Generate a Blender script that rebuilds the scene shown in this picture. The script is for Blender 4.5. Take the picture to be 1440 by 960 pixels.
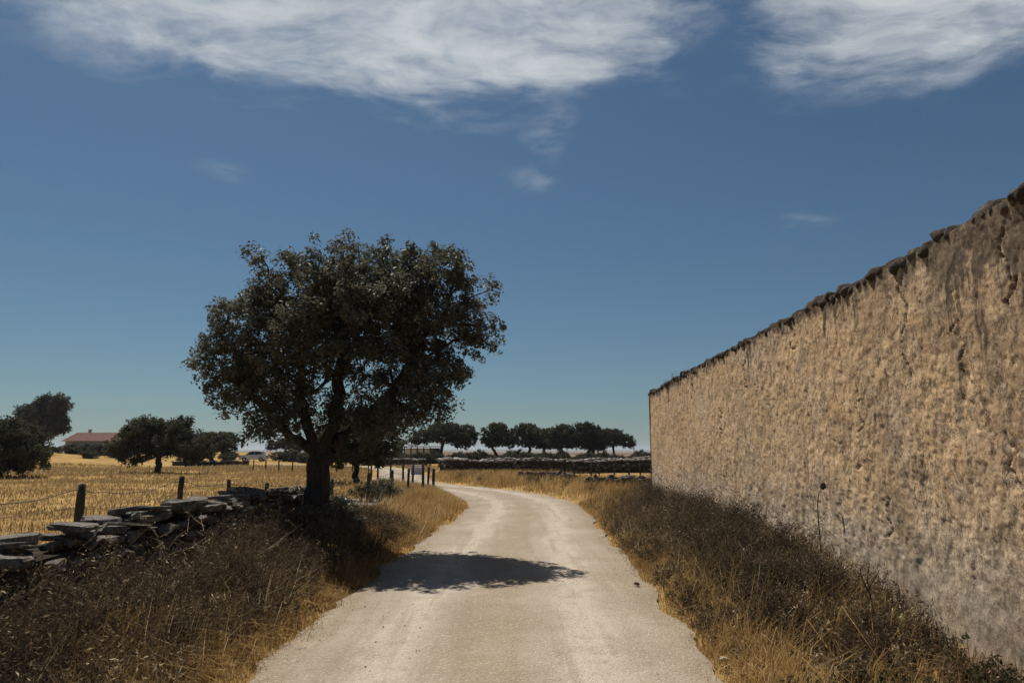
import bpy, bmesh, math, random
import numpy as np
from mathutils import Vector

for o in list(bpy.data.objects):
    bpy.data.objects.remove(o)
SC = bpy.context.scene
COL = SC.collection
R = math.radians

# ------------------------------------------------------------------ camera
CAM_H = 1.6
cam = bpy.data.cameras.new('camera'); cam_o = bpy.data.objects.new('camera', cam); COL.objects.link(cam_o)
cam.sensor_width = 36; cam.lens = 25.0; cam.clip_start = 0.05; cam.clip_end = 30000
cam_o.location = (0, 0, CAM_H); cam_o.rotation_euler = (R(90 + 8.81), 0, 0)
SC.camera = cam_o

# ------------------------------------------------------------------ light
SUN_AZ, SUN_EL = -29.0, 61.0        # azimuth from +Y (negative = to the left), elevation
SUN_STRENGTH, SKY_STRENGTH, EXPOSURE = 4.7, 0.038, 0.30
sdir = Vector((math.sin(R(SUN_AZ)) * math.cos(R(SUN_EL)), math.cos(R(SUN_AZ)) * math.cos(R(SUN_EL)), math.sin(R(SUN_EL))))
sl = bpy.data.lights.new('sun', 'SUN'); sl.energy = SUN_STRENGTH; sl.angle = R(0.53); sl.color = (1.0, 0.93, 0.83)
so = bpy.data.objects.new('sun', sl); COL.objects.link(so); so.location = (-20, 40, 60)
so.rotation_euler = (-sdir).to_track_quat('-Z', 'Y').to_euler()
SC.view_settings.view_transform = 'Standard'; SC.view_settings.look = 'None'
SC.view_settings.exposure = EXPOSURE; SC.view_settings.gamma = 1.0


class NT:
    """small helper round a node tree"""
    def __init__(s, tree):
        s.t = tree; s.n = tree.nodes; s.l = tree.links
        s.n.clear()
    def new(s, typ, **kw):
        nd = s.n.new(typ)
        for k, v in kw.items(): setattr(nd, k, v)
        return nd
    def put(s, sock, v):
        if v is None: return
        if isinstance(v, bpy.types.NodeSocket): s.l.new(v, sock)
        else:
            if hasattr(sock.default_value, '__len__') and len(sock.default_value) == 4 and len(v) == 3: v = (*v, 1)
            sock.default_value = v
    def math(s, op, a, b=None, c=None, clamp=False):
        nd = s.new('ShaderNodeMath', operation=op, use_clamp=clamp)
        for i, v in enumerate((a, b, c)): s.put(nd.inputs[i], v)
        return nd.outputs[0]
    def vmath(s, op, a, b=None):
        nd = s.new('ShaderNodeVectorMath', operation=op)
        s.put(nd.inputs[0], a); s.put(nd.inputs[1], b)
        return nd.outputs['Value'] if op in ('LENGTH', 'DOT_PRODUCT') else nd.outputs[0]
    def noise(s, vec, scale, detail=4.0, rough=0.55, dist=0.0):
        nd = s.new('ShaderNodeTexNoise'); s.put(nd.inputs['Vector'], vec)
        nd.inputs['Scale'].default_value = scale; nd.inputs['Detail'].default_value = detail
        nd.inputs['Roughness'].default_value = rough; nd.inputs['Distortion'].default_value = dist
        return nd.outputs['Fac']
    def voro(s, vec, scale, feature='F1', rand=1.0):
        nd = s.new('ShaderNodeTexVoronoi', feature=feature); s.put(nd.inputs['Vector'], vec)
        nd.inputs['Scale'].default_value = scale; nd.inputs['Randomness'].default_value = rand
        return nd.outputs['Distance']
    def ramp(s, fac, stops):
        nd = s.new('ShaderNodeValToRGB'); s.put(nd.inputs[0], fac)
        e = nd.color_ramp.elements
        while len(e) < len(stops): e.new(0.5)
        for i, (p, c) in enumerate(stops):
            e[i].position = p; e[i].color = (*c, 1) if not isinstance(c, (int, float)) else (c, c, c, 1)
        return nd.outputs[0]
    def step(s, v, a, b, lo=0.0, hi=1.0):
        nd = s.new('ShaderNodeMapRange', interpolation_type='SMOOTHSTEP'); s.put(nd.inputs[0], v)
        for i, q in enumerate((a, b, lo, hi)): nd.inputs[i + 1].default_value = q
        return nd.outputs[0]
    def mix(s, f, a, b, blend='MIX'):
        nd = s.new('ShaderNodeMix', data_type='RGBA', blend_type=blend)
        s.put(nd.inputs[0], f); s.put(nd.inputs[6], a); s.put(nd.inputs[7], b)
        return nd.outputs[2]
    def mapping(s, vec, scale=(1, 1, 1), loc=(0, 0, 0)):
        nd = s.new('ShaderNodeMapping'); s.put(nd.inputs[0], vec)
        nd.inputs['Scale'].default_value = scale; nd.inputs['Location'].default_value = loc
        return nd.outputs[0]
    def attr(s, name):
        return s.new('ShaderNodeAttribute', attribute_name=name).outputs['Fac']
    def bump(s, h, strength=0.5, dist=0.02, nrm=None):
        nd = s.new('ShaderNodeBump'); s.put(nd.inputs['Height'], h)
        nd.inputs['Strength'].default_value = strength; nd.inputs['Distance'].default_value = dist
        if nrm: s.put(nd.inputs['Normal'], nrm)
        return nd.outputs[0]


# ------------------------------------------------------------------ world: sky and thin high cloud
W = bpy.data.worlds.new('World'); SC.world = W; W.use_nodes = True
t = NT(W.node_tree)
sky = t.new('ShaderNodeTexSky', sky_type='NISHITA'); sky.sun_disc = False
sky.sun_elevation = R(SUN_EL); sky.sun_rotation = R(SUN_AZ)
sky.altitude = 300; sky.air_density = 1.0; sky.dust_density = 0.8; sky.ozone_density = 1.0
tc = t.new('ShaderNodeTexCoord').outputs['Generated']
sep = t.new('ShaderNodeSeparateXYZ'); t.put(sep.inputs[0], tc)
dz = t.math('MAXIMUM', sep.outputs[2], 0.03)
cmb = t.new('ShaderNodeCombineXYZ')
t.put(cmb.inputs[0], t.math('DIVIDE', sep.outputs[0], dz)); t.put(cmb.inputs[1], t.math('DIVIDE', sep.outputs[1], dz))
P0 = cmb.outputs[0]                                             # where the view ray meets the cloud layer
wob = t.new('ShaderNodeTexNoise'); t.put(wob.inputs['Vector'], P0); wob.inputs['Scale'].default_value = 2.2; wob.inputs['Detail'].default_value = 4
off = t.vmath('MULTIPLY', t.vmath('SUBTRACT', wob.outputs['Color'], (0.5, 0.5, 0.5)), (0.34, 0.26, 0))
P1 = t.vmath('ADD', P0, off)
def bank(cx, cy, rx, ry, soft=0.55, amt=1.0, vec=None):
    d = t.vmath('LENGTH', t.vmath('MULTIPLY', t.vmath('SUBTRACT', vec or P1, (cx, cy, 0)), (1 / rx, 1 / ry, 0)))
    return t.math('MULTIPLY', t.step(d, 1.0 + soft * .5, 1.0 - soft, 0, 1), amt)
banks = [bank(-0.30, 1.25, 0.95, 0.80, .75), bank(-0.62, 1.50, 0.52, 0.26, .8, .6), bank(0.95, 1.50, 0.46, 0.46, .9, .85), bank(1.2, 1.42, .6, .3, .9, .6),
         bank(-1.2, 1.25, .6, .35, .9, .45), bank(.02, 1.62, .42, .24, .5, .9), bank(2.2, .6, 1.3, .5, .9, .55), bank(-1.4, -.9, 1.2, .7, .9, .6),
         bank(1.0, -1.8, 1.5, .6, .9, .6)]
tot = banks[0]
for b in banks[1:]: tot = t.math('MAXIMUM', tot, b)
streak = t.noise(t.mapping(P1, (1.0, 1.5, 1)), 1.5, 6, 0.56, 0.1)
fine = t.noise(t.mapping(P1, (1.0, 1.5, 1)), 5.0, 9, 0.62, .0)
rag = t.math('ADD', t.math('MULTIPLY', t.math('SUBTRACT', streak, .5), 2.2), t.math('MULTIPLY', t.math('SUBTRACT', fine, .5), 1.7))
dens = t.math('MULTIPLY', t.step(t.math('ADD', tot, rag), .05, 1.45), t.step(tot, 0.0, .6))   # ragged, thinning edges
wisps = [bank(.12, 2.10, .06, .24, .98, .26), bank(.05, 2.52, .10, .12, .98, .2), bank(-1.05, 2.42, .07, .10, .95, .14), bank(1.3, 3.0, .12, .1, .95, .14)]
w = wisps[0]
for b in wisps[1:]: w = t.math('MAXIMUM', w, b)
dens = t.math('MAXIMUM', dens, t.math('MULTIPLY', w, t.step(t.noise(P1, 5.0, 6, .6), .36, .62)))
dens = t.math('MULTIPLY', dens, t.step(sep.outputs[2], 0.05, 0.30))
skyc = t.mix(1.0, sky.outputs[0], (0.645, 0.89, 1.0), 'MULTIPLY')
col = t.mix(t.math('MULTIPLY', dens, 0.92), skyc, (13.2, 13.9, 14.2))
bg = t.new('ShaderNodeBackground'); t.put(bg.inputs[0], col); bg.inputs[1].default_value = SKY_STRENGTH
wo = t.new('ShaderNodeOutputWorld'); t.l.new(bg.outputs[0], wo.inputs[0])

# ------------------------------------------------------------------ numeric helpers
def _h(ix, iy, seed):
    v = np.sin(ix * 127.1 + iy * 311.7 + seed * 74.7) * 43758.5453
    return v - np.floor(v)
def vnoise(x, y, seed=0):
    ix = np.floor(x); iy = np.floor(y); fx = x - ix; fy = y - iy
    fx = fx * fx * fx * (fx * (fx * 6 - 15) + 10); fy = fy * fy * fy * (fy * (fy * 6 - 15) + 10)
    a = _h(ix, iy, seed); b = _h(ix + 1, iy, seed); c = _h(ix, iy + 1, seed); d = _h(ix + 1, iy + 1, seed)
    return a + (b - a) * fx + (c - a) * fy + (a - b - c + d) * fx * fy
def fbm(x, y, seed=0, oct=4, gain=.5):
    s = 0; a = 1; n = 0
    for i in range(oct):
        s = s + a * vnoise(x * 2 ** i, y * 2 ** i, seed + i * 13); n += a; a *= gain
    return s / n
def sstep(v, a, b):
    q = np.clip((v - a) / (b - a), 0, 1); return q * q * (3 - 2 * q)

def spline(pts, n=30):
    out = []
    pts = [np.array(p, float) for p in pts]
    P = [2 * pts[0] - pts[1]] + pts + [2 * pts[-1] - pts[-2]]
    for i in range(1, len(P) - 2):
        for k in range(n):
            u = k / n
            a, b, c, d = P[i - 1], P[i], P[i + 1], P[i + 2]
            out.append(.5 * (2 * b + (c - a) * u + (2 * a - 5 * b + 4 * c - d) * u * u + (3 * b - a - 3 * c + d) * u ** 3))
    out.append(pts[-1]); return np.array(out)

ROAD = spline([(-.36, -14), (-.32, -6), (-.28, 2), (-.16, 7), (.08, 14), (.36, 19), (.25, 23.2), (-.5, 27.2), (-2.0, 31), (-4.0, 34.6), (-5.6, 38.5), (-6.5, 43), (-7.6, 50), (-9.6, 60), (-13, 72), (-20, 84), (-30, 92)], 16)
ROAD_HW = np.interp(ROAD[:, 1], [0, 10, 20, 26, 34, 60], [1.70, 1.72, 1.62, 1.75, 1.7, 1.6])
def road_dist(x, y):
    """distance from the road's edge (negative on the road) and side (+1 right)"""
    x = np.atleast_1d(x).astype(float); y = np.atleast_1d(y).astype(float)
    best = np.full(x.shape, 1e9); side = np.zeros(x.shape)
    for i in range(len(ROAD) - 1):
        a = ROAD[i]; b = ROAD[i + 1]; ab = b - a
        u = np.clip(((x - a[0]) * ab[0] + (y - a[1]) * ab[1]) / (ab @ ab), 0, 1)
        d = np.hypot(x - a[0] - u * ab[0], y - a[1] - u * ab[1]) - ROAD_HW[i]
        m = d < best; best = np.where(m, d, best)
        side = np.where(m, np.sign(ab[1] * (x - a[0]) - ab[0] * (y - a[1])), side)
    return best, side
def ground_z(x, y, rd=None):
    x = np.asarray(x, float); y = np.asarray(y, float)
    if rd is None: rd = road_dist(x.ravel(), y.ravel())[0].reshape(x.shape)
    z = .14 * sstep(rd, .1, 1.5) * np.exp(-(np.hypot(x, y) / 60) ** 2)
    z = z + (fbm(x * .5, y * .5, 3, 3) - .5) * .14 * sstep(rd, .3, 1.6)
    z = z + (fbm(x * .05, y * .05, 5, 3) - .5) * .5 * sstep(rd, 3, 14) * sstep(np.hypot(x, y), 14, 40)
    z = z + 1.4 * sstep(-x, 30, 70) * sstep(y, 55, 110)
    z = z - .12 * sstep(x, 1.2, 3.0) * sstep(y, 9, 5.5) * (np.abs(y) < 30)
    z = z - .07 * sstep(-rd, -.25, .05)
    return z
RA, RAB = ROAD[:-1], ROAD[1:] - ROAD[:-1]
def gz(x, y):
    u = np.clip(((x - RA[:, 0]) * RAB[:, 0] + (y - RA[:, 1]) * RAB[:, 1]) / (RAB ** 2).sum(1), 0, 1)
    d = np.hypot(x - RA[:, 0] - u * RAB[:, 0], y - RA[:, 1] - u * RAB[:, 1]) - ROAD_HW[:-1]
    return float(ground_z(np.array([x]), np.array([y]), np.array([d.min()]))[0])

# ------------------------------------------------------------------ object helpers
def tag(o, label=None, cat=None, group=None, kind=None):
    for k, v in (('label', label), ('category', cat), ('group', group), ('kind', kind)):
        if v: o[k] = v
    return o
def thing(name, loc, label, cat, group=None, rz=0):
    o = bpy.data.objects.new(name, None); COL.objects.link(o); o.location = loc; o.rotation_euler = (0, 0, rz)
    o.empty_display_size = .2
    return tag(o, label, cat, group)
def npmesh(name, V, F, mat, attrs=None, smooth=False):
    V = np.ascontiguousarray(V, np.float32); F = np.ascontiguousarray(F, np.int32)
    me = bpy.data.meshes.new(name)
    me.vertices.add(len(V)); me.vertices.foreach_set('co', V.ravel())
    m, k = F.shape
    me.loops.add(m * k); me.loops.foreach_set('vertex_index', F.ravel())
    me.polygons.add(m); me.polygons.foreach_set('loop_start', np.arange(0, m * k, k, dtype=np.int32))
    if smooth: me.polygons.foreach_set('use_smooth', np.ones(m, bool))
    for nm, arr in (attrs or {}).items():
        a = me.attributes.new(nm, 'FLOAT', 'POINT'); a.data.foreach_set('value', np.ascontiguousarray(arr, np.float32))
    me.update(calc_edges=True)
    if mat: me.materials.append(mat)
    return me
def link(name, me, parent=None, loc=None, rot=None, scale=None):
    o = bpy.data.objects.new(name, me); COL.objects.link(o)
    if parent: o.parent = parent
    if loc is not None: o.location = loc
    if rot is not None: o.rotation_euler = rot
    if scale is not None: o.scale = scale
    return o
def bmobj(name, bm, mat, parent=None, loc=None, rot=None, smooth=False):
    me = bpy.data.meshes.new(name); bm.to_mesh(me); bm.free()
    if smooth:
        for p in me.polygons: p.use_smooth = True
    me.materials.append(mat)
    return link(name, me, parent, loc, rot)
def box_bm(bm, x0, x1, y0, y1, z0, z1, bev=0):
    r = bmesh.ops.create_cube(bm, size=1)
    for v in r['verts']:
        v.co = Vector((x0 + (v.co.x + .5) * (x1 - x0), y0 + (v.co.y + .5) * (y1 - y0), z0 + (v.co.z + .5) * (z1 - z0)))
    if bev:
        es = {e for v in r['verts'] for e in v.link_edges}
        bmesh.ops.bevel(bm, geom=list(es), offset=bev, segments=1, affect='EDGES')
    return bm
def join(parts):
    Vs, Fs, k = [], [], 0
    for V, F in parts:
        Vs.append(V); Fs.append(F + k); k += len(V)
    return np.concatenate(Vs), np.concatenate(Fs)
def tube(path, rad, sides=6, twist=0.0):
    path = np.asarray(path, float); n = len(path); rad = np.broadcast_to(rad, (n,))
    T = np.gradient(path, axis=0); T /= np.linalg.norm(T, axis=1)[:, None] + 1e-9
    up = np.array([.13, .21, .97]) if abs(T[0][2]) < .9 else np.array([1., .1, 0])
    A = np.cross(T, up); A /= np.linalg.norm(A, axis=1)[:, None] + 1e-9
    B = np.cross(T, A)
    an = np.arange(sides) / sides * 2 * np.pi
    V = path[:, None, :] + rad[:, None, None] * (np.cos(an)[None, :, None] * A[:, None, :] + np.sin(an)[None, :, None] * B[:, None, :])
    i = np.arange(n - 1)[:, None] * sides; j = np.arange(sides)[None, :]; j2 = (j + 1) % sides
    F = np.stack([i + j, i + j2, i + sides + j2, i + sides + j], -1).reshape(-1, 4)
    return V.reshape(-1, 3), F

# ------------------------------------------------------------------ materials
def material(name):
    m = bpy.data.materials.new(name); m.use_nodes = True
    t = NT(m.node_tree)
    t.pos = t.new('ShaderNodeNewGeometry').outputs['Position']
    t.obj = t.new('ShaderNodeTexCoord').outputs['Object']
    return m, t
def finish(t, color, rough=.9, normal=None, spec=.15, metal=0.0):
    p = t.new('ShaderNodeBsdfPrincipled')
    t.put(p.inputs['Base Color'], color); t.put(p.inputs['Roughness'], rough); p.inputs['Metallic'].default_value = metal
    p.inputs['Specular IOR Level'].default_value = spec
    if normal: t.put(p.inputs['Normal'], normal)
    o = t.new('ShaderNodeOutputMaterial'); t.l.new(p.outputs[0], o.inputs[0])
def finish_leaf(t, color, trans=.3, tcol=None, gloss=0.0):
    d = t.new('ShaderNodeBsdfDiffuse'); t.put(d.inputs[0], color)
    r = t.new('ShaderNodeBsdfTranslucent'); t.put(r.inputs[0], tcol or color)
    m = t.new('ShaderNodeMixShader'); m.inputs[0].default_value = trans
    t.l.new(d.outputs[0], m.inputs[1]); t.l.new(r.outputs[0], m.inputs[2]); last = m
    if gloss:
        g = t.new('ShaderNodeBsdfGlossy'); g.inputs['Roughness'].default_value = .45; g.inputs[0].default_value = (.8, .8, .75, 1)
        m2 = t.new('ShaderNodeMixShader'); m2.inputs[0].default_value = gloss
        t.l.new(m.outputs[0], m2.inputs[1]); t.l.new(g.outputs[0], m2.inputs[2]); last = m2
    o = t.new('ShaderNodeOutputMaterial'); t.l.new(last.outputs[0], o.inputs[0])
def simple(name, c0, c1, scale=8, rough=.85, bump=.3, dist=.01, spec=.15, metal=0.0, space='obj'):
    m, t = material(name); v = t.obj if space == 'obj' else t.pos
    n = t.noise(v, scale, 5); c = t.ramp(n, [(.3, c0), (.7, c1)])
    finish(t, c, rough, t.bump(t.noise(v, scale * 3, 4), bump, dist) if bump else None, spec, metal); return m
def grassmat(name, stops, trans=.3):
    m, t = material(name); c = t.ramp(t.attr('tint'), stops)
    finish_leaf(t, c, trans); return m

M_gold = grassmat('dry_gold_grass', [(0, (.16, .10, .045)), (.35, (.31, .20, .085)), (.7, (.43, .29, .12)), (1, (.55, .42, .22))], .35)
M_field = grassmat('stubble', [(0, (.18, .125, .062)), (.4, (.31, .218, .105)), (.75, (.40, .29, .14)), (1, (.52, .40, .22))], .3)
M_straw = grassmat('pale_straw', [(0, (.30, .21, .11)), (.5, (.46, .35, .19)), (1, (.62, .52, .34))], .35)
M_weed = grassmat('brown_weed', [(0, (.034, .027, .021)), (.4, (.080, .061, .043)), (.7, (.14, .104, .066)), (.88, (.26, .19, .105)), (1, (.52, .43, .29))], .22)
M_green = grassmat('dull_green_weed', [(0, (.025, .028, .016)), (.5, (.05, .052, .028)), (1, (.10, .095, .05))], .25)

m, t = material('oak_leaf')
c = t.ramp(t.attr('tint'), [(0, (.07, .073, .052)), (.5, (.108, .11, .078)), (.85, (.14, .138, .096)), (1, (.18, .17, .12))])
finish_leaf(t, c, .34, None, .03); M_leaf = m
m, t = material('far_leaf')
c = t.ramp(t.attr('tint'), [(0, (.048, .05, .036)), (.5, (.084, .086, .058)), (1, (.135, .13, .085))])
finish_leaf(t, c, .2); M_farleaf = m

m, t = material('bark')
n = t.noise(t.mapping(t.obj, (1, 1, .25)), 14, 6, .6); v = t.voro(t.mapping(t.obj, (1, 1, .3)), 22)
finish(t, t.ramp(n, [(.25, (.018, .015, .012)), (.75, (.075, .062, .05))]), .95, t.bump(t.math('ADD', n, v), .9, .03)); M_bark = m
M_post = simple('weathered_post', (.030, .024, .020), (.085, .07, .058), 9, .95, .6, .006)
M_wire = simple('rusty_wire', (.03, .025, .02), (.07, .055, .045), 30, .8, 0, 0, .2, 0)

# schist stones: grey lichen-spotted
m, t = material('schist')
n = t.noise(t.pos, 5, 6, .65); n2 = t.noise(t.pos, 26, 5, .7); vv = t.voro(t.pos, 13)
rnd = t.new('ShaderNodeObjectInfo').outputs['Random']
c = t.ramp(n, [(.28, (.05, .044, .037)), (.5, (.105, .094, .08)), (.72, (.19, .174, .15))])
c = t.mix(t.math('MULTIPLY', rnd, .45), c, (.065, .056, .048))
c = t.mix(t.math('MULTIPLY', t.step(n2, .53, .60), .4), c, (.36, .34, .30))
c = t.mix(t.math('MULTIPLY', t.step(t.noise(t.pos, 11, 7, .75), .54, .58), .42), c, (.30, .285, .255))
c = t.mix(t.math('MULTIPLY', t.step(t.noise(t.pos, 15, 6, .7), .44, .40), .65), c, (.035, .03, .026))
c = t.mix(t.math('MULTIPLY', t.step(t.noise(t.pos, 9, 4), .60, .7), .35), c, (.22, .15, .055))
lay = t.noise(t.mapping(t.pos, (2, 2, 26)), 2.2, 5, .6)
finish(t, c, .95, t.bump(t.math('ADD', t.math('MULTIPLY', lay, .8), n2), .8, .02)); M_schist = m
M_soil = simple('stone_core_soil', (.02, .017, .014), (.05, .043, .035), 9, 1, .6, .03, .05, 0, 'pos')
M_suntop = simple('sunlit_cap_stone', (.30, .285, .265), (.50, .48, .45), 6, .95, .5, .03, .1, 0, 'pos')  # sun on the field wall tops, put into a paler stone colour
M_darkstone = simple('dark_field_stone', (.045, .040, .036), (.15, .137, .122), 2.2, .95, .6, .03, .1, 0, 'pos')

# plastered wall: ochre limewash peeling off grey render, dark run-off stains under the coping
m, t = material('old_plaster')
p = t.pos
sp = t.new('ShaderNodeSeparateXYZ'); t.put(sp.inputs[0], p); PY, PZ = sp.outputs[1], sp.outputs[2]
big = t.noise(p, .55, 5, .6); mid = t.noise(p, 2.6, 6, .62); fin = t.noise(p, 17, 6, .65); mic = t.noise(p, 75, 4, .6)
c = t.ramp(mid, [(.25, (.48, .32, .18)), (.5, (.64, .445, .26)), (.75, (.73, .535, .335))])
c = t.mix(t.math('MULTIPLY', t.step(big, .48, .66), .45), c, (.55, .46, .36))
c = t.mix(t.math('MULTIPLY', t.step(t.noise(p, 1.7, 4, .6), .56, .70), .5), c, (.55, .325, .14))
lowz = t.step(t.math('ADD', PZ, t.math('MULTIPLY', t.math('SUBTRACT', big, .5), 1.6)), 1.35, .55, 0, 1)
fl = t.noise(t.mapping(p, (1, 1.35, .75)), 4.6, 9, .70, .6)          # limewash skins, torn edges
fl2 = t.noise(t.mapping(p, (1, 1.3, .8)), 13, 7, .68, .5)
lost = t.step(t.math('SUBTRACT', fl, t.math('MULTIPLY', lowz, .10)), .455, .435)
lost2 = t.step(t.math('SUBTRACT', fl2, t.math('MULTIPLY', lowz, .05)), .425, .405)
lost3 = t.step(t.noise(t.mapping(p, (1, 1.2, .8)), 30, 5, .65, .4), .41, .39)
c = t.mix(t.math('MULTIPLY', lost, .45), c, t.ramp(fin, [(.35, (.28, .225, .17)), (.65, (.50, .43, .35))]))
c = t.mix(t.math('MULTIPLY', lost2, .65), c, (.31, .24, .17))
c = t.mix(t.math('MULTIPLY', lost3, .6), c, (.20, .15, .10))
edge = t.math('MULTIPLY', t.step(fl, .425, .437), t.step(fl, .462, .447))    # shadow lines of the torn edges put into the colour, with grime
edge2 = t.math('MULTIPLY', t.step(fl2, .398, .408), t.step(fl2, .428, .416))
c = t.mix(t.math('MULTIPLY', t.math('MAXIMUM', edge, edge2), t.step(mid, .35, .6, .35, .9)), c, (.085, .062, .042))
c = t.mix(t.math('MULTIPLY', lowz, t.step(mid, .35, .6, .25, .7)), c, (.72, .61, .485))
c = t.mix(t.math('MULTIPLY', t.step(fin, .55, .62), .5), c, (.22, .155, .10))
mf = t.noise(t.mapping(p, (1, 1.2, .85)), 42, 4, .7)
c = t.mix(t.math('MULTIPLY', t.step(mf, .56, .62), .5), c, (.17, .12, .08))
c = t.mix(t.math('MULTIPLY', t.step(mf, .43, .38), .45), c, (.78, .62, .44))
c = t.mix(t.math('MULTIPLY', t.step(fin, .42, .33), .35), c, (.74, .60, .43))
c = t.mix(t.math('MULTIPLY', t.step(mic, .55, .62), .5), c, (.16, .115, .08))
# run-off stains below the coping, uneven in width and length
wx_ = t.math('ADD', PY, t.math('MULTIPLY', t.math('SUBTRACT', t.noise(p, 1.3, 3), .5), .25))
cb = t.new('ShaderNodeCombineXYZ'); t.put(cb.inputs[1], wx_); t.put(cb.inputs[2], t.math('MULTIPLY', PZ, .12))
drip = t.noise(cb.outputs[0], 2.1, 5, .7); drip2 = t.noise(cb.outputs[0], 9.0, 3, .6)
below = t.math('SUBTRACT', 3.34, PZ)
ln = t.math('ADD', t.math('MULTIPLY', t.step(drip, .55, .78), 1.1), t.math('MULTIPLY', t.math('MULTIPLY', t.step(drip2, .56, .74), t.step(drip, .42, .6)), .55))
ln = t.math('ADD', ln, t.math('ADD', t.math('MULTIPLY', fin, .14), t.math('MULTIPLY', t.step(mid, .4, .65), .14)))
near = t.step(PY, 7.0, 4.6, 0, 1)
ln = t.math('ADD', ln, t.math('MULTIPLY', t.math('MULTIPLY', near, t.step(drip, .40, .6)), .55))
dm = t.step(t.math('SUBTRACT', below, ln), .04, -.10)
c = t.mix(t.math('MULTIPLY', dm, t.step(fin, .30, .55, .5, .92)), c, (.045, .037, .030))
c = t.mix(t.math('MULTIPLY', t.step(t.math('SUBTRACT', below, t.math('MULTIPLY', ln, 1.8)), .15, -.4), .28), c, (.24, .19, .14))
# darker blotches near the ground, browner ones stronger on the near bay
c = t.mix(t.math('MULTIPLY', t.math('MULTIPLY', t.step(PZ, .7, .05), t.step(mid, .35, .6)), .5), c, (.22, .18, .135))
c = t.mix(t.math('MULTIPLY', t.math('MULTIPLY', t.step(t.noise(p, .9, 6, .68), .46, .60), t.step(PY, 9.5, 5.0, .35, 1)), .55), c, (.215, .16, .105))
c = t.mix(t.attr('crack'), c, (.03, .025, .02))
h = t.math('SUBTRACT', t.math('ADD', t.math('MULTIPLY', fin, .55), t.math('MULTIPLY', mic, .2)), t.math('ADD', t.math('MULTIPLY', lost, .7), t.math('ADD', t.math('MULTIPLY', lost2, .7), t.math('MULTIPLY', lost3, .45))))
finish(t, c, .97, t.bump(h, .8, .014), .05); M_plaster = m
m, t = material('coping_stone')
n = t.noise(t.pos, 7, 6, .65); n2 = t.noise(t.pos, 30, 4, .6)
c = t.ramp(n, [(.3, (.028, .023, .02)), (.55, (.065, .055, .047)), (.75, (.14, .12, .10))])
c = t.mix(t.math('MULTIPLY', t.step(n2, .6, .7), .4), c, (.22, .19, .14))
finish(t, c, .97, t.bump(t.math('ADD', n, n2), .9, .03), .05); M_cope = m

# road: pale compacted gravel
m, t = material('pale_gravel_road')
u = t.attr('across'); p = t.pos
wv = t.math('ADD', u, t.math('MULTIPLY', t.math('SUBTRACT', t.noise(p, .6, 3), .5), .35))
big = t.noise(p, .8, 5, .6); mid = t.noise(p, 3.2, 6, .65); fin = t.noise(p, 34, 4, .7); gr = t.noise(p, 80, 3, .6); peb = t.voro(p, 55); peb2 = t.voro(p, 19)
c = t.ramp(big, [(.3, (.26, .215, .165)), (.5, (.325, .275, .217)), (.7, (.375, .325, .265))])
lane = t.noise(t.mapping(p, (3.2, .16, 1)), 1.6, 4, .6)             # streaks worn along the driving direction
aw = t.math('ABSOLUTE', wv)
tr = t.math('ABSOLUTE', t.math('SUBTRACT', aw, .46))
c = t.mix(t.math('MULTIPLY', t.step(tr, .20, .05), .85), c, (.43, .375, .31))
c = t.mix(t.math('MULTIPLY', t.step(aw, .26, .08), t.step(mid, .3, .6, .3, .75)), c, (.26, .205, .14))
c = t.mix(t.math('MULTIPLY', t.step(aw, .70, .95), t.step(mid, .3, .6, .25, .8)), c, (.235, .185, .128))
c = t.mix(t.math('MULTIPLY', t.step(lane, .50, .64), .42), c, (.235, .185, .128))
c = t.mix(t.math('MULTIPLY', t.step(mid, .50, .62), .42), c, (.245, .20, .15))
c = t.mix(t.math('MULTIPLY', t.step(fin, .50, .62), .40), c, (.22, .178, .13))
c = t.mix(t.math('MULTIPLY', t.step(fin, .46, .36), .42), c, (.52, .46, .375))
c = t.mix(t.math('MULTIPLY', t.step(gr, .54, .64), .34), c, (.18, .145, .105))
c = t.mix(t.math('MULTIPLY', t.step(peb2, .13, .07), t.step(mid, .42, .6)), c, (.11, .09, .07))
h = t.math('ADD', t.math('MULTIPLY', fin, .8), t.math('SUBTRACT', .5, peb))
finish(t, c, .97, t.bump(h, .75, .012), .05); M_road = m

# ground: dry straw and dust
m, t = material('dry_ground')
p = t.pos
big = t.noise(p, .05, 5, .6); mid = t.noise(p, .5, 6, .65); fin = t.noise(p, 9, 6, .7)
st = t.noise(t.mapping(p, (.3, 1.3, 1)), 1.3, 5, .7)
c = t.ramp(mid, [(.28, (.20, .125, .05)), (.5, (.32, .205, .075)), (.72, (.42, .28, .105))])
c = t.mix(t.math('MULTIPLY', t.step(fin, .5, .68), .5), c, (.16, .105, .05))
c = t.mix(t.math('MULTIPLY', t.step(st, .54, .68), .42), c, (.175, .115, .05))
c = t.mix(t.math('MULTIPLY', t.step(big, .5, .62), .3), c, (.46, .34, .16))
dd = t.vmath('LENGTH', p)
c = t.mix(t.step(dd, 150, 420), c, t.ramp(t.noise(p, .008, 4), [(.4, (.085, .075, .055)), (.6, (.20, .125, .085))]))
finish(t, c, 1, t.bump(t.math('ADD', fin, mid), .8, .06), .03); M_ground = m
M_gravel = simple('grey_gravel', (.22, .20, .18), (.48, .455, .42), 16, 1, .9, .03, .05, 0, 'pos')

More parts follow.
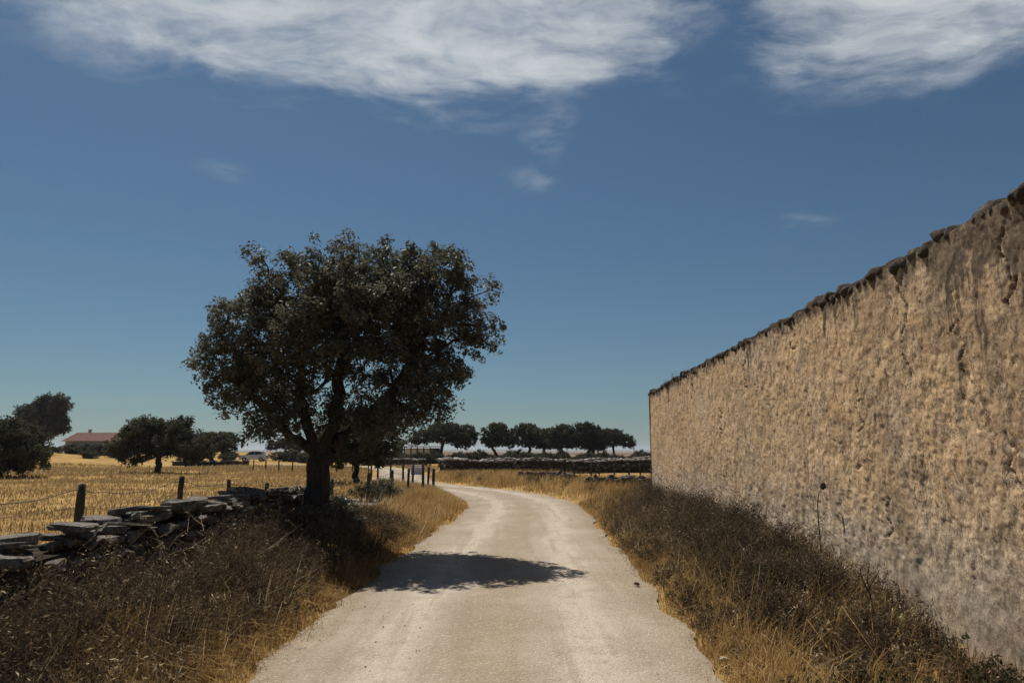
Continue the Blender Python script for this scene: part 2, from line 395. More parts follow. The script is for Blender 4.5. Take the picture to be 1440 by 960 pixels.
# ------------------------------------------------------------------ ground sheet, road
def spaced(n, near, far):
    u = np.linspace(-1, 1, n); k = np.arcsinh(far / near)
    return near * np.sinh(u * k)
gx = spaced(190, 2.4, 9000.0); gy = spaced(210, 3.0, 9000.0) + 12
GX, GY = np.meshgrid(gx, gy)
GZ = ground_z(GX, GY)
V = np.stack([GX, GY, GZ], -1).reshape(-1, 3)
ny, nx = GX.shape
i = np.arange(ny - 1)[:, None] * nx + np.arange(nx - 1)[None, :]
F = np.stack([i, i + 1, i + nx + 1, i + nx], -1).reshape(-1, 4)
tag(link('ground', npmesh('ground', V, F, M_ground, None, True)), 'dry golden ground and fields reaching to the horizon', None, None, 'structure')

rng = np.random.default_rng(7)
NA = 41
u = np.linspace(-1, 1, NA)
dense = spline([tuple(p) for p in ROAD[::4]], 14)
hwd = np.interp(np.linspace(0, 1, len(dense)), np.linspace(0, 1, len(ROAD)), ROAD_HW)
tan = np.gradient(dense, axis=0); tan /= np.linalg.norm(tan, axis=1)[:, None]
nor = np.stack([tan[:, 1], -tan[:, 0]], 1)
sl_ = np.concatenate([[0], np.cumsum(np.linalg.norm(np.diff(dense, axis=0), axis=1))])
edgeL = hwd * (1 + .10 * (fbm(sl_ * 1.1, sl_ * 0 + 3, 1, 4) - .5) * 2 + .02)
edgeR = hwd * (1 + .10 * (fbm(sl_ * 1.1, sl_ * 0 + 9, 2, 4) - .5) * 2 + .02)
wid = np.where(u[None, :] < 0, -u[None, :] * -edgeL[:, None], u[None, :] * edgeR[:, None])
PX = dense[:, None, 0] + nor[:, None, 0] * wid; PYr = dense[:, None, 1] + nor[:, None, 1] * wid
rz = .03 - .05 * np.abs(u[None, :]) ** 5 - .022 * np.exp(-((np.abs(u[None, :]) - .46) / .14) ** 2)
rz = rz + (fbm(PX * 1.5, PYr * 1.5, 21, 4) - .5) * .05 + (fbm(PX * 7, PYr * 7, 22, 3) - .5) * .02
V = np.stack([PX, PYr, rz], -1).reshape(-1, 3)
ny, nx = PX.shape
i = np.arange(ny - 1)[:, None] * nx + np.arange(nx - 1)[None, :]
F = np.stack([i, i + 1, i + nx + 1, i + nx], -1).reshape(-1, 4)
tag(link('road', npmesh('road', V, F, M_road, {'across': np.broadcast_to(u[None, :], PX.shape).ravel()}, True)), 'pale dusty gravel track curving away to the left', None, None, 'structure')

# ------------------------------------------------------------------ stones
def stone_mesh(name, rg, mat, sx=1, sy=1, sz=1, npts=14, box=.55):
    """an irregular angular stone about 1 unit across, later scaled"""
    bm = bmesh.new()
    for k in range(npts):
        v = np.array([rg.uniform(-1, 1) for _ in range(3)])
        v = v / max(np.abs(v).max(), 1e-3) * (1 - box) + v / np.linalg.norm(v) * box if True else v
        bm.verts.new(Vector((v[0] * .5 * sx, v[1] * .5 * sy, v[2] * .5 * sz)))
    r = bmesh.ops.convex_hull(bm, input=bm.verts)
    loose = [v for v in bm.verts if not v.link_faces]
    bmesh.ops.delete(bm, geom=loose, context='VERTS')
    bmesh.ops.recalc_face_normals(bm, faces=bm.faces)
    me = bpy.data.meshes.new(name); bm.to_mesh(me); bm.free(); me.materials.append(mat)
    if box > .9:
        for f in me.polygons: f.use_smooth = True
    return me
def slab_mesh(name, rg, mat, n=9, bumps=.16):
    """a thin irregular flagstone, unit size in x, y and z, with a chipped edge"""
    bm = bmesh.new(); rings = []
    base = [(2 * math.pi * (k + rg.uniform(-.38, .38)) / n, rg.uniform(.62, 1)) for k in range(n)]
    for zz, sc in ((-.5, .93), (-.1, 1.0), (.25, .98), (.5, .93)):
        ring = []
        for a, r in base:
            q = r * sc * rg.uniform(.93, 1.05)
            e = (abs(math.cos(a)) ** 3 + abs(math.sin(a)) ** 3) ** (-1 / 3)
            ring.append(bm.verts.new(Vector((.5 * q * e * math.cos(a), .5 * q * e * math.sin(a), zz + rg.uniform(-.12, .12)))))
        rings.append(ring)
    for a, b in zip(rings, rings[1:]):
        for k in range(n): bm.faces.new((a[k], a[(k + 1) % n], b[(k + 1) % n], b[k]))
    bm.faces.new(rings[0][::-1])
    cpt = bm.verts.new(Vector((rg.uniform(-.1, .1), rg.uniform(-.1, .1), .5 + rg.uniform(-.05, .2))))
    for k in range(n): bm.faces.new((rings[-1][k], rings[-1][(k + 1) % n], cpt))
    bmesh.ops.recalc_face_normals(bm, faces=bm.faces)
    me = bpy.data.meshes.new(name); bm.to_mesh(me); bm.free(); me.materials.append(mat); return me
prng = random.Random(11)
STONES = [stone_mesh('stone', prng, M_schist, npts=16) for _ in range(14)]
SLABS = [slab_mesh('cap_slab', prng, M_schist, prng.choice((6, 7, 7, 8, 9))) for _ in range(20)]
COPES = [stone_mesh('coping_stone', prng, M_cope, npts=26, box=.92) for _ in range(14)]

# ------------------------------------------------------------------ left dry-stone wall
SWX = lambda y: -3.86 - .004 * (y - 6) + .05 * math.sin(y * .9)
def sw_top(y): return .93 + .07 * math.sin(y * .8 + 1) + (.10 if 10.2 < y < 12.6 else 0) + .05 * max(0, 1 - y / 9)
sw = thing('dry_stone_wall', (-3.9, 0.5, 0), 'low dry stone wall of grey schist capped with loose flat slabs beside the track', 'stone wall')
def swput(name, me, x, y, z, rot, sc):
    return link(name, me, sw, (x + 3.9, y - .5, z), rot, sc)
Y0, Y1 = .8, 13.3
ys = np.linspace(Y0, Y1, 60)
bm = bmesh.new(); prev = None
for y in ys:
    x = SWX(y); zt = sw_top(y) - .14
    ring = [bm.verts.new(Vector(q)) for q in ((x - .34 + 3.9, y - .5, -.1), (x + .30 + 3.9, y - .5, -.1), (x + .22 + 3.9, y - .5, zt), (x - .26 + 3.9, y - .5, zt))]
    if prev:
        for k in range(4): bm.faces.new((prev[k], prev[(k + 1) % 4], ring[(k + 1) % 4], ring[k]))
    else: bm.faces.new(ring)
    prev = ring
bm.faces.new(prev[::-1]); bmesh.ops.recalc_face_normals(bm, faces=bm.faces)
bmobj('rubble_core', bm, M_soil, sw)
nst = 0
z = .30
while z < 1.02:                                                   # face stones, course by course
    y = 2.6 + prng.uniform(0, .2); ch = prng.uniform(.085, .135)
    while y < Y1 - .1:
        ln = prng.uniform(.16, .42) * (1 if y < 8 else 1.25); zt = sw_top(y)
        if z + ch * .6 < zt - .1:
            hh = ch * prng.uniform(.75, 1.12)
            batter = .33 - .09 * z
            swput('stone', prng.choice(STONES), SWX(y) + batter - prng.uniform(.08, .13), y + ln / 2, z + ch / 2 + prng.uniform(-.015, .015),
                  (prng.uniform(-.10, .10), prng.uniform(-.12, .12), prng.uniform(-.16, .16)), (prng.uniform(.28, .36), ln * 1.04, hh)); nst += 1
        y += ln * .97
    z += ch * .98
y = 1.1
while y < Y1:                                                     # loose flat slabs along the top, overlapping, some stacked
    zt = sw_top(y)
    for lay in range(prng.choice((1, 2, 2, 3, 3))):
        L = prng.uniform(.22, .80); w = prng.uniform(.28, .60); th = prng.uniform(.03, .085)
        swput('cap_slab', prng.choice(SLABS), SWX(y) + prng.uniform(-.14, .16), y + prng.uniform(-.15, .15), zt - .09 + lay * .05 + prng.uniform(0, .02),
              (prng.uniform(-.16, .12), prng.uniform(-.16, .14), prng.uniform(-.9, .9)), (w, L, th)); nst += 1
    if prng.random() < .7:                                        # packing stones between the slabs
        swput('packing_stone', prng.choice(STONES), SWX(y) + prng.uniform(.0, .26), y + prng.uniform(-.2, .2), zt - .09 + prng.uniform(-.03, .1),
              (prng.uniform(-.5, .5), prng.uniform(-.5, .5), prng.uniform(0, 6)), (prng.uniform(.10, .2), prng.uniform(.12, .26), prng.uniform(.06, .12)))
    y += prng.uniform(.24, .40)
for k in range(26):                                               # stones heaped at the far end by the oak
    y = prng.uniform(11.4, 13.5)
    swput('stone', prng.choice(STONES), SWX(y) + prng.uniform(-.35, .42), y, prng.uniform(.45, .98) * (1 if y < 12.6 else .75),
          (prng.uniform(-.4, .4), prng.uniform(-.4, .4), prng.uniform(0, 6)), (prng.uniform(.22, .5), prng.uniform(.22, .5), prng.uniform(.1, .2)))
print('dry wall stones', nst)

# ------------------------------------------------------------------ right plastered wall
WX = lambda y: 3.30 + .040 * y
WY0, WY1, WH = -3.0, 21.5, 3.34
pw = thing('plastered_wall', (WX(9), 9, 0), 'tall old wall with peeling ochre plaster and dark stained rough top', 'wall')
yy = [WY0]
while yy[-1] < WY1 - .01: yy.append(min(WY1, yy[-1] + max(.014, .0034 * max(yy[-1], 0))))
yy = np.array(yy); zz = np.concatenate([np.linspace(-.15, .6, 34)[:-1], np.linspace(.6, WH, 205)])
YY, ZZ = np.meshgrid(yy, zz)
cr = np.zeros_like(YY)
def crack(pts, wdt, amt=1.0, seed=0):
    global cr
    pp = spline(pts, 1); jy = (fbm(YY * 9, ZZ * 9, 90 + seed, 4) - .5) * .14
    for a, b in zip(pp, pp[1:]):
        ab = b - a
        uu = np.clip(((YY + jy - a[0]) * ab[0] + (ZZ - a[1]) * ab[1]) / (ab @ ab), 0, 1)
        d = np.hypot(YY + jy - a[0] - uu * ab[0], ZZ - a[1] - uu * ab[1])
        cr = np.maximum(cr, amt * np.clip(1.25 - d / wdt, 0, 1))
for q, (y_, za, zb, wd) in enumerate(((6.35, 3.3, 2.25, .008), (5.5, 2.62, 2.1, .007), (11.4, 3.3, 2.6, .013), (7.4, 2.3, 1.75, .007), (15.5, 3.3, 2.75, .017), (4.85, 3.25, 2.55, .007), (9.2, 3.3, 2.9, .010), (5.05, 1.75, 1.35, .007), (13.1, 2.4, 1.9, .012), (18.4, 3.3, 2.85, .02), (6.9, 1.2, .8, .007))):
    rc_ = random.Random(q); n_ = 9
    crack([(y_ + rc_.uniform(-.05, .05) + .06 * math.sin(k * 1.3 + q), za + (zb - za) * k / (n_ - 1)) for k in range(n_)], wd, .85, q)
f1 = fbm(YY * 4.2 + .5 * fbm(YY * 6, ZZ * 6, 4), ZZ * 3.0, 31, 5, .55)
f2 = fbm(YY * 9, ZZ * 7, 37, 4, .55); f3 = fbm(YY * 1.1, ZZ * 1.1, 41, 4); f4 = fbm(YY * 26, ZZ * 22, 43, 3)
def terrace(f, n):
    q = f * n; b = np.floor(q); r = q - b
    return (b + sstep(r, .88, 1.0)) / n
f5 = fbm(YY * 15 + 2 * f1, ZZ * 11, 53, 3, .5)
relief = .035 * (f3 - .5) + .020 * terrace(f1, 9) + .018 * terrace(f2, 7) + .014 * terrace(f5, 4) + .006 * f4
relief -= relief.mean(); relief = relief * (.75 + .6 * fbm(YY * .7, ZZ * .7, 47, 2))
relief -= cr * .03
zt = WH + .05 * (fbm(YY * 1.7, YY * 0 + 5, 51, 4) - .5) * 2
ZZ2 = np.where(ZZ > .6, .6 + (ZZ - .6) * (zt - .6) / (WH - .6), ZZ)
XX = WX(YY) - relief - .02 * (WH - ZZ) / WH
Vf = np.stack([XX - WX(9), YY - 9, ZZ2], -1)
ny, nx = YY.shape
i = np.arange(ny - 1)[:, None] * nx + np.arange(nx - 1)[None, :]
F = np.stack([i, i + nx, i + nx + 1, i + 1], -1).reshape(-1, 4)
link('plaster_face', npmesh('plaster_face', Vf.reshape(-1, 3), F, M_plaster, {'crack': cr.ravel()}, True), pw)
bm = bmesh.new()                                                  # body of the wall behind the plaster
c8 = []
for y in (WY0 + .02, WY1 - .02):
    for (dx, zq) in ((.06, -.2), (.62, -.2), (.58, WH - .04), (.10, WH - .04)): c8.append(bm.verts.new(Vector((WX(y) + dx - WX(9), y - 9, zq))))
for a in ((0, 1, 2, 3), (7, 6, 5, 4), (0, 4, 5, 1), (1, 5, 6, 2), (2, 6, 7, 3), (3, 7, 4, 0)): bm.faces.new([c8[k] for k in a])
bmesh.ops.recalc_face_normals(bm, faces=bm.faces)
bmobj('wall_core', bm, M_plaster, pw)
bm = bmesh.new(); n = 40                                           # plaster return over the far end
g = [[bm.verts.new(Vector((WX(WY1) + a - WX(9), WY1 - 9 + .02 * (prng.random() - .5) + (.012 if 0 < a < .6 else -.01), zq))) for a in (-.03, .1, .3, .5, .62)] for zq in np.linspace(-.15, WH, n)]
for a, b in zip(g, g[1:]):
    for k in range(4): bm.faces.new((a[k + 1], a[k], b[k], b[k + 1]))
bmobj('end_face', bm, M_plaster, pw, None, None, True)
y = WY0
while y < WY1 + .05:                                              # rough coping stones, individually laid
    L = prng.uniform(.08, .26); h_ = prng.uniform(.14, .24)
    ztop = WH + .05 * (float(fbm(np.array([y * 1.7]), np.array([5.]), 51, 4)[0]) - .5) * 2
    link('coping_stone', prng.choice(COPES), pw, (WX(y) + prng.uniform(.11, .15) - WX(9), y + L / 2 - 9, ztop + prng.uniform(-.045, .012)),
         (prng.uniform(-.25, .25), prng.uniform(-.2, .2), prng.uniform(-.3, .3)), (prng.uniform(.3, .36), L * 1.4, h_))
    if prng.random() < .8:
        link('coping_stone', prng.choice(COPES), pw, (WX(y) + prng.uniform(.36, .5) - WX(9), y + L / 2 - 9, ztop + prng.uniform(-.02, .05)),
             (prng.uniform(-.25, .25), prng.uniform(-.2, .2), prng.uniform(-.3, .3)), (prng.uniform(.3, .4), L * 1.3, h_))
    y += L * .92

# ------------------------------------------------------------------ trees
def branching(rg, trunk, targets, step, r_trunk, r_tip, bend=.35, limbs=()):
    nodes = [np.array(p, float) for p in trunk]; par = [-1] + list(range(len(trunk) - 1)); plen = [0.0]
    for k in range(1, len(nodes)): plen.append(plen[-1] + np.linalg.norm(nodes[k] - nodes[k - 1]))
    first = max(1, len(trunk) - 3) if not limbs else len(trunk) - 1; fork = nodes[-1]; tips = []
    for lm in limbs:
        last = len(trunk) - 1; pl = spline([tuple(nodes[last])] + list(lm), 5)[1:]
        for q in pl:
            nodes.append(q + rg.normal(0, .02, 3)); par.append(last); plen.append(plen[last] + .5 * np.linalg.norm(nodes[-1] - nodes[last])); last = len(nodes) - 1
        tips.append(last)
    for tg in sorted(targets, key=lambda q: np.linalg.norm(q - fork)):
        A = np.array(nodes[first:]); L = np.array(plen[first:])
        d = np.linalg.norm(A - tg, axis=1)
        cost = d + .22 * L + np.where(A[:, 2] > tg[2] + .4 * d + .1, .6 * d, 0)
        k = int(np.argmin(cost)) + first; a = nodes[k]; dd = np.linalg.norm(tg - a)
        dirp = a - nodes[par[k]] if par[k] >= 0 else np.array([0, 0, 1.])
        dirp = dirp / (np.linalg.norm(dirp) + 1e-9)
        ctrl = a + dirp * dd * bend + rg.normal(0, .08, 3) * dd
        n = max(2, int(dd / step) + 1); last = k
        for s in range(1, n + 1):
            u_ = s / n; q = (1 - u_) ** 2 * a + 2 * u_ * (1 - u_) * ctrl + u_ * u_ * tg
            if s < n: q = q + rg.normal(0, .03 * step, 3)
            nodes.append(q); par.append(last); plen.append(plen[last] + np.linalg.norm(q - nodes[last])); last = len(nodes) - 1
        tips.append(last)
    cnt = np.zeros(len(nodes))
    for tpi in tips: cnt[tpi] += 1
    for k in range(len(nodes) - 1, 0, -1): cnt[par[k]] += cnt[k]
    rad = np.maximum(r_tip, r_trunk * (cnt / cnt[0]) ** .48)
    return np.array(nodes), np.array(par), rad
def limbs_mesh(nodes, par, rad, k0, sides=6):
    parts = []; an = np.arange(sides) / sides * 2 * np.pi
    ch = np.arange(max(k0, 1), len(nodes)); pa = par[ch]
    A, B = nodes[pa], nodes[ch]; T = B - A; T /= np.linalg.norm(T, axis=1)[:, None] + 1e-9
    U = np.cross(T, np.array([.31, .52, .2])); U /= np.linalg.norm(U, axis=1)[:, None] + 1e-9; Wv = np.cross(T, U)
    ring = np.cos(an)[None, :, None] * U[:, None, :] + np.sin(an)[None, :, None] * Wv[:, None, :]
    ra = np.minimum(rad[pa], rad[ch] * 1.35)
    V = np.concatenate([A[:, None] - T[:, None] * .3 * ra[:, None, None] + ring * ra[:, None, None], B[:, None] + ring * rad[ch][:, None, None]], 1)
    i = np.arange(len(ch))[:, None] * 2 * sides; j = np.arange(sides)[None, :]; j2 = (j + 1) % sides
    F = np.stack([i + j, i + j2, i + sides + j2, i + sides + j], -1).reshape(-1, 4)
    return V.reshape(-1, 3), F
def leaf_cards(rg, C, size, up=.35, aspect=.55):
    """small folded leaves at the points C"""
    n = len(C); N = rg.normal(size=(n, 3)); N[:, 2] = np.abs(N[:, 2]) + up; N /= np.linalg.norm(N, axis=1)[:, None]
    A = np.cross(N, rg.normal(size=(n, 3))); A /= np.linalg.norm(A, axis=1)[:, None]; B = np.cross(N, A)
    s = size * rg.uniform(.6, 1.35, n)[:, None]
    V = np.stack([C - A * s * .5, C + B * s * aspect * .5 + N * s * .10, C + A * s * .5, C - B * s * aspect * .5 + N * s * .10], 1).reshape(-1, 3)
    F = (np.arange(n)[:, None] * 4 + np.array([[0, 1, 2, 3]]))
    return V, F
def sample_lobes(rg, lobes, n, mind, shell=.45):
    vol = np.array([l[3] * l[4] * l[5] for l in lobes]); vol = vol ** .8; vol /= vol.sum(); out = []
    tries = 0
    while len(out) < n and tries < n * 60:
        tries += 1
        l = lobes[rg.choice(len(lobes), p=vol)]
        d = rg.normal(size=3); d /= np.linalg.norm(d); r = rg.uniform(shell ** 3, 1) ** (1 / 3)
        q = np.array(l[:3]) + d * r * np.array(l[3:])
        if out and np.min(np.linalg.norm(np.array(out) - q, axis=1)) < mind: continue
        out.append(q)
    return out
def foliage(rg, clumps, rc, nsub, rs, nleaf, size, up=.35):
    C = np.array(clumps); n = len(C); rc = rc * rg.uniform(.6, 1.15, (n, 1, 1))
    d = rg.normal(size=(n, nsub, 3)); d /= np.linalg.norm(d, axis=2)[..., None]
    S = C[:, None] + d * (rg.uniform(.25, 1, (n, nsub, 1)) ** .6) * rc * np.array([1, 1, .75]); S = S.reshape(-1, 3)
    d = rg.normal(size=(len(S), nleaf, 3)); d /= np.linalg.norm(d, axis=2)[..., None]
    rsz = rs * rg.uniform(.6, 1.3, (len(S), 1, 1))
    L = (S[:, None] + d * (rg.uniform(0, 1, (len(S), nleaf, 1)) ** .5) * rsz).reshape(-1, 3)
    V, F = leaf_cards(rg, L, size, up)
    tint = np.repeat(np.clip(rg.normal(.45, .13, n), 0, 1), nsub * nleaf) + rg.normal(0, .14, len(L))
    return V, F, np.repeat(np.clip(tint, 0, 1), 4)
def trunk_path(rg, base, h, lean=(0, 0), n=7, wob=.05):
    pts = []
    for k in range(n):
        u_ = k / (n - 1); pts.append(np.array([base[0] + lean[0] * u_ ** 1.4 + rg.normal(0, wob) * (0 < k), base[1] + lean[1] * u_ ** 1.4 + rg.normal(0, wob) * (0 < k), base[2] + h * u_]))
    return pts
def trunk_mesh(rg, path, r0, r1, sides=14, flare=.55):
    path = np.array(path); n = len(path); fine = spline([tuple(p) for p in path], 5)
    u_ = np.linspace(0, 1, len(fine)); rad = r0 + (r1 - r0) * u_ + r0 * flare * np.exp(-u_ * 9)
    V, F = tube(fine, rad, sides)
    c = np.repeat(fine, sides, 0); ang = np.tile(np.arange(sides), len(fine)) / sides * 6.28
    k = 1 + .16 * (fbm(ang * 1.6, np.repeat(u_, sides) * 5, int(rg.integers(50)), 3) - .5) * 2 + .07 * np.sin(ang * 3 + np.repeat(u_, sides) * 3)
    return c + (V - c) * k[:, None], F
def make_tree(name, rg, loc, label, cat, lobes, trunk_h, r0, n_cl, mind, rc, nsub, rs, nleaf, size, leafmat, lean=(0, 0), r_tip=.012, step=.3, group=None, shell=.45, sides=6, wob=.04, limbs=()):
    root = thing(name, loc, label, cat, group)
    path = trunk_path(rg, (0, 0, -.15), trunk_h + .15, lean, 7, wob)
    cl = sample_lobes(rg, lobes, n_cl, mind, shell)
    nd, pr, rd = branching(rg, path, cl, step, r0 * .8, r_tip, .35, limbs)
    tv, tf = trunk_mesh(rg, path, r0, r0 * .78); lv, lf = limbs_mesh(nd, pr, rd, len(path) - (0 if limbs else 3), sides)
    V, F = join([(tv, tf), (lv, lf)])
    link('trunk', npmesh(name + '_trunk', V, F, M_bark, None, True), root)
    V, F, ti = foliage(rg, cl, rc, nsub, rs, nleaf, size)
    link('crown', npmesh(name + '_crown', V, F, leafmat, {'tint': ti}), root)
    return root
def copy_tree(src, loc, rz, sc, label, group=None):
    r = src.copy(); COL.objects.link(r); r.location = loc; r.rotation_euler = (0, 0, rz); r.scale = sc; r['label'] = label
    if group: r['group'] = group
    for ch in list(src.children):
        c = ch.copy(); COL.objects.link(c); c.parent = r
    return r

# the big oak (lobes relative to its base)
TX, TY, TS = -3.27, 12.1, .845
rg = np.random.default_rng(5)
lob = [(-4.95, -.3, 5.15, .42, .6, .42), (-5.75, -.2, 4.35, .50, .7, .42), (-5.05, -.2, 4.5, .5, .8, .6), (-5.85, -.4, 3.15, .5, .8, .34), (-5.4, -.3, 2.85, .6, .8, .36), (-5.9, -.2, 3.8, .4, .6, .4), (-5.0, -.3, 3.6, .7, .9, .6),
       (-3.7, -.2, 5.15, .95, 1.0, .58), (-2.7, -.3, 5.1, .7, .8, .5), (-3.4, -.2, 4.6, 1.3, 1.2, .8), (-1.95, -.4, 5.0, .7, .8, .6),
       (-1.25, -.4, 4.45, .5, .7, .5), (-1.1, -.4, 3.95, .42, .6, .42), (-1.9, -.3, 4.2, .8, 1.0, .8), (-4.1, -.8, 3.6, 1.1, 1.0, .8), (-2.4, -.1, 3.5, .9, 1.0, .8),
       (-1.75, -.3, 3.15, .42, .7, .55), (-2.2, -.4, 2.65, .8, .9, .42), (-4.9, -.1, 2.75, .7, .9, .42), (-3.4, .4, 2.45, .9, .8, .42), (-3.5, .9, 4.0, 1.2, .5, .9), (-3.2, -1.25, 4.1, 1.3, .5, .8),
       (-2.6, -.4, 2.2, .7, .8, .30), (-4.7, -.4, 2.25, .55, .7, .28), (-5.2, -.3, 2.15, .3, .5, .2), (-5.9, -.3, 3.45, .45, .7, .4), (-5.5, -.3, 2.5, .4, .6, .3), (-6.0, -.2, 4.15, .35, .5, .35)]
lob = [(x * 1.05 + .30, y, z * 1.055, a * 1.02, b, c * 1.02) for x, y, z, a, b, c in lob]
lob = [((x + 4.05) * TS, y * TS, z * TS, a * TS, b * TS, c * TS) for x, y, z, a, b, c in lob]
LIMBS = [[tuple(.915 * q for q in p_) for p_ in l_] for l_ in [[(-.22, .05, 2.1), (-.38, .1, 2.8), (-.5, .1, 3.6), (-.75, 0, 4.4)], [(.28, -.08, 2.2), (.36, -.1, 3.0), (.45, -.1, 3.7), (.5, 0, 4.4)],
         [(.5, .1, 1.95), (1.0, .15, 2.4), (1.5, .1, 3.0), (1.9, 0, 3.6)], [(-.45, -.1, 1.95), (-.95, -.15, 2.4), (-1.4, -.2, 3.0)]]]
OAK_Z = gz(TX, TY)
make_tree('oak_tree', rg, (TX, TY, OAK_Z), 'large dark evergreen oak standing at the end of the dry stone wall', 'tree', lob, 1.42, .235,
          400, .235, .34, 8, .13, 36, .062, M_leaf, (.04, 0), .009, .25, None, .3, 6, .015, LIMBS)

rg = np.random.default_rng(15)                                     # round oak behind it, across the track
make_tree('oak_tree', rg, (-7.55, 35.0, gz(-7.55, 35)), 'small round oak with low skirt behind the large oak trunk', 'tree',
          [(0, 0, 2.15, 1.9, 1.8, 1.15), (-.9, .2, 1.7, 1.2, 1.2, .85), (1.1, -.3, 1.75, 1.3, 1.2, .95), (.2, .3, 2.8, 1.2, 1.2, .7)], .8, .16,
          120, .28, .42, 7, .2, 26, .14, M_farleaf, (0, 0), .015, .35)

# left field oaks
rg = np.random.default_rng(25)
field_a = make_tree('oak_tree', rg, (-26.0, 53, gz(-26.0, 53)), 'wide low oak alone in the golden field with shade under it', 'tree',
    [(0, 0, 2.6, 2.6, 2.4, 1.35), (-2.2, .3, 1.9, 1.6, 1.6, 1.15), (2.3, -.2, 2.0, 1.8, 1.7, 1.2), (.6, .2, 3.35, 1.6, 1.5, .85), (-.9, -.5, 3.2, 1.3, 1.4, .8)], 1.0, .24,
    190, .34, .52, 8, .26, 24, .17, M_farleaf, (0, 0), .02, .5)
rg = np.random.default_rng(26)
make_tree('oak_tree', rg, (-29.6, 41.5, gz(-29.6, 41.5)), 'dense dark oak with foliage down to the grass at the field edge', 'tree',
    [(0, 0, 1.9, 2.6, 2.4, 1.25), (-1.6, 0, 2.1, 1.9, 1.8, 1.05), (1.5, -.3, 1.1, 1.5, 1.6, .95), (-.5, -.3, .9, 2.2, 1.6, .8), (.4, .3, 2.4, 1.7, 1.5, .7)], .8, .25,
    210, .33, .5, 8, .26, 24, .16, M_farleaf, (0, 0), .02, .5)
rg = np.random.default_rng(27)
make_tree('tall_tree', rg, (-82.0, 125, gz(-82, 125)), 'tall bushy tree towering beside the red roofed house', 'tree',
    [(0, 0, 6.6, 3.4, 3, 2.6), (1.4, 0, 8.2, 2.7, 2.5, 1.9), (-2.6, .3, 6.6, 2.2, 2.2, 1.6), (1.4, 0, 4.6, 2.9, 2.5, 1.6), (-1.2, 0, 4.2, 2.6, 2.4, 1.4)], 2.6, .45,
    200, .6, .85, 8, .5, 22, .36, M_farleaf, (.3, 0), .05, .9)

# row of oaks on the skyline
rowg = 'oaks in the row on the skyline'
rg = np.random.default_rng(33)
rowA = make_tree('oak_tree', rg, (-9.9, 105, gz(-9.9, 105)), 'broadest umbrella shaped oak spreading beside the white panelled shed', 'tree',
    [(0, 0, 4.3, 3.2, 2.8, 1.2), (-3.2, .3, 3.9, 1.7, 1.8, 1.0), (3.0, -.2, 4.1, 1.8, 1.8, 1.3), (.5, 0, 5.0, 2.4, 2.2, .7), (3.0, .5, 3.0, 1.5, 1.4, 1.0), (-4.2, 0, 3.3, .9, 1, .7), (1.2, .3, 3.4, 1.4, 1.2, .8)], 1.5, .34,
    210, .45, .66, 7, .28, 18, .25, M_farleaf, (-.5, 0), .045, .7, rowg)
rg = np.random.default_rng(34)
rowB = make_tree('oak_tree', rg, (-1.9, 106, gz(-1.9, 106)), 'upright oak with slanting trunk and gap of sky beneath in the skyline row', 'tree',
    [(-.6, 0, 4.4, 1.8, 1.8, 1.2), (.4, .2, 3.6, 1.8, 1.8, 1.1), (-1.1, 0, 3.4, 1.5, 1.6, 1.0), (-.4, 0, 5.1, 1.2, 1.2, .6), (1.3, 0, 2.9, 1.0, 1.0, .7), (-1.6, 0, 2.9, .8, .9, .6)], 1.3, .28,
    110, .42, .62, 7, .26, 18, .25, M_farleaf, (-.5, 0), .045, .6, rowg)
rg = np.random.default_rng(35)
rowC = make_tree('oak_tree', rg, (2.1, 107, gz(2.1, 107)), 'ragged see-through oak in the skyline row', 'tree',
    [(0, 0, 4.4, 2.0, 2.0, 1.35), (1.6, .2, 3.7, 1.3, 1.5, 1.2), (-1.7, 0, 3.9, 1.3, 1.5, 1.2), (.3, 0, 3.0, 1.7, 1.6, .8), (-1.9, 0, 2.9, .9, 1, .7)], 1.4, .28,
    100, .46, .56, 7, .26, 18, .25, M_farleaf, (.3, 0), .045, .6, rowg)
lbl = 'dense oak merging with its neighbours in the skyline row'
for (x, y, s, rz_, sz, lb, src) in ((5.2, 106, .95, 2.1, 1.02, lbl, rowC), (7.9, 104, 1.0, .7, 1.05, lbl, rowB), (10.6, 106, 1.02, 3.6, 1.03, lbl, rowB), (12.2, 109, .9, 4.6, .96, lbl, rowC)):
    copy_tree(src, (x, y, gz(x, y)), rz_, (s * 1.22, s * 1.1, sz * (.94 + .1 * math.sin(x * 2))), lb, rowg)
copy_tree(rowA, (14.6, 105, gz(14.6, 105)), 2.9, (.66, .66, .86), 'last oak ending the skyline row, its crown drooping sideways over open sky', rowg)
# further trees and bushes on the left
copy_tree(rowB, (-35.5, 86, gz(-35.5, 86)), 1.0, (1.15, 1.1, .68), 'small round oak beside the wide field oak, above the parked car')['group'] = 'oaks behind the field'
copy_tree(rowA, (-37.0, 118, gz(-37, 118)), .4, (.62, .62, .62), 'hazy oak on the far side of the parked car')['group'] = 'oaks behind the field'
copy_tree(rowC, (-31.0, 122, gz(-31, 122)), 1.4, (.8, .8, .66), 'far tree half hidden by the large oak foliage')['group'] = 'oaks behind the field'
copy_tree(rowB, (-60, 150, gz(-60, 150)), 2.4, (1.2, 1.2, .8), 'distant oak between the wide field oak and the red roofed house')['group'] = 'oaks behind the field'

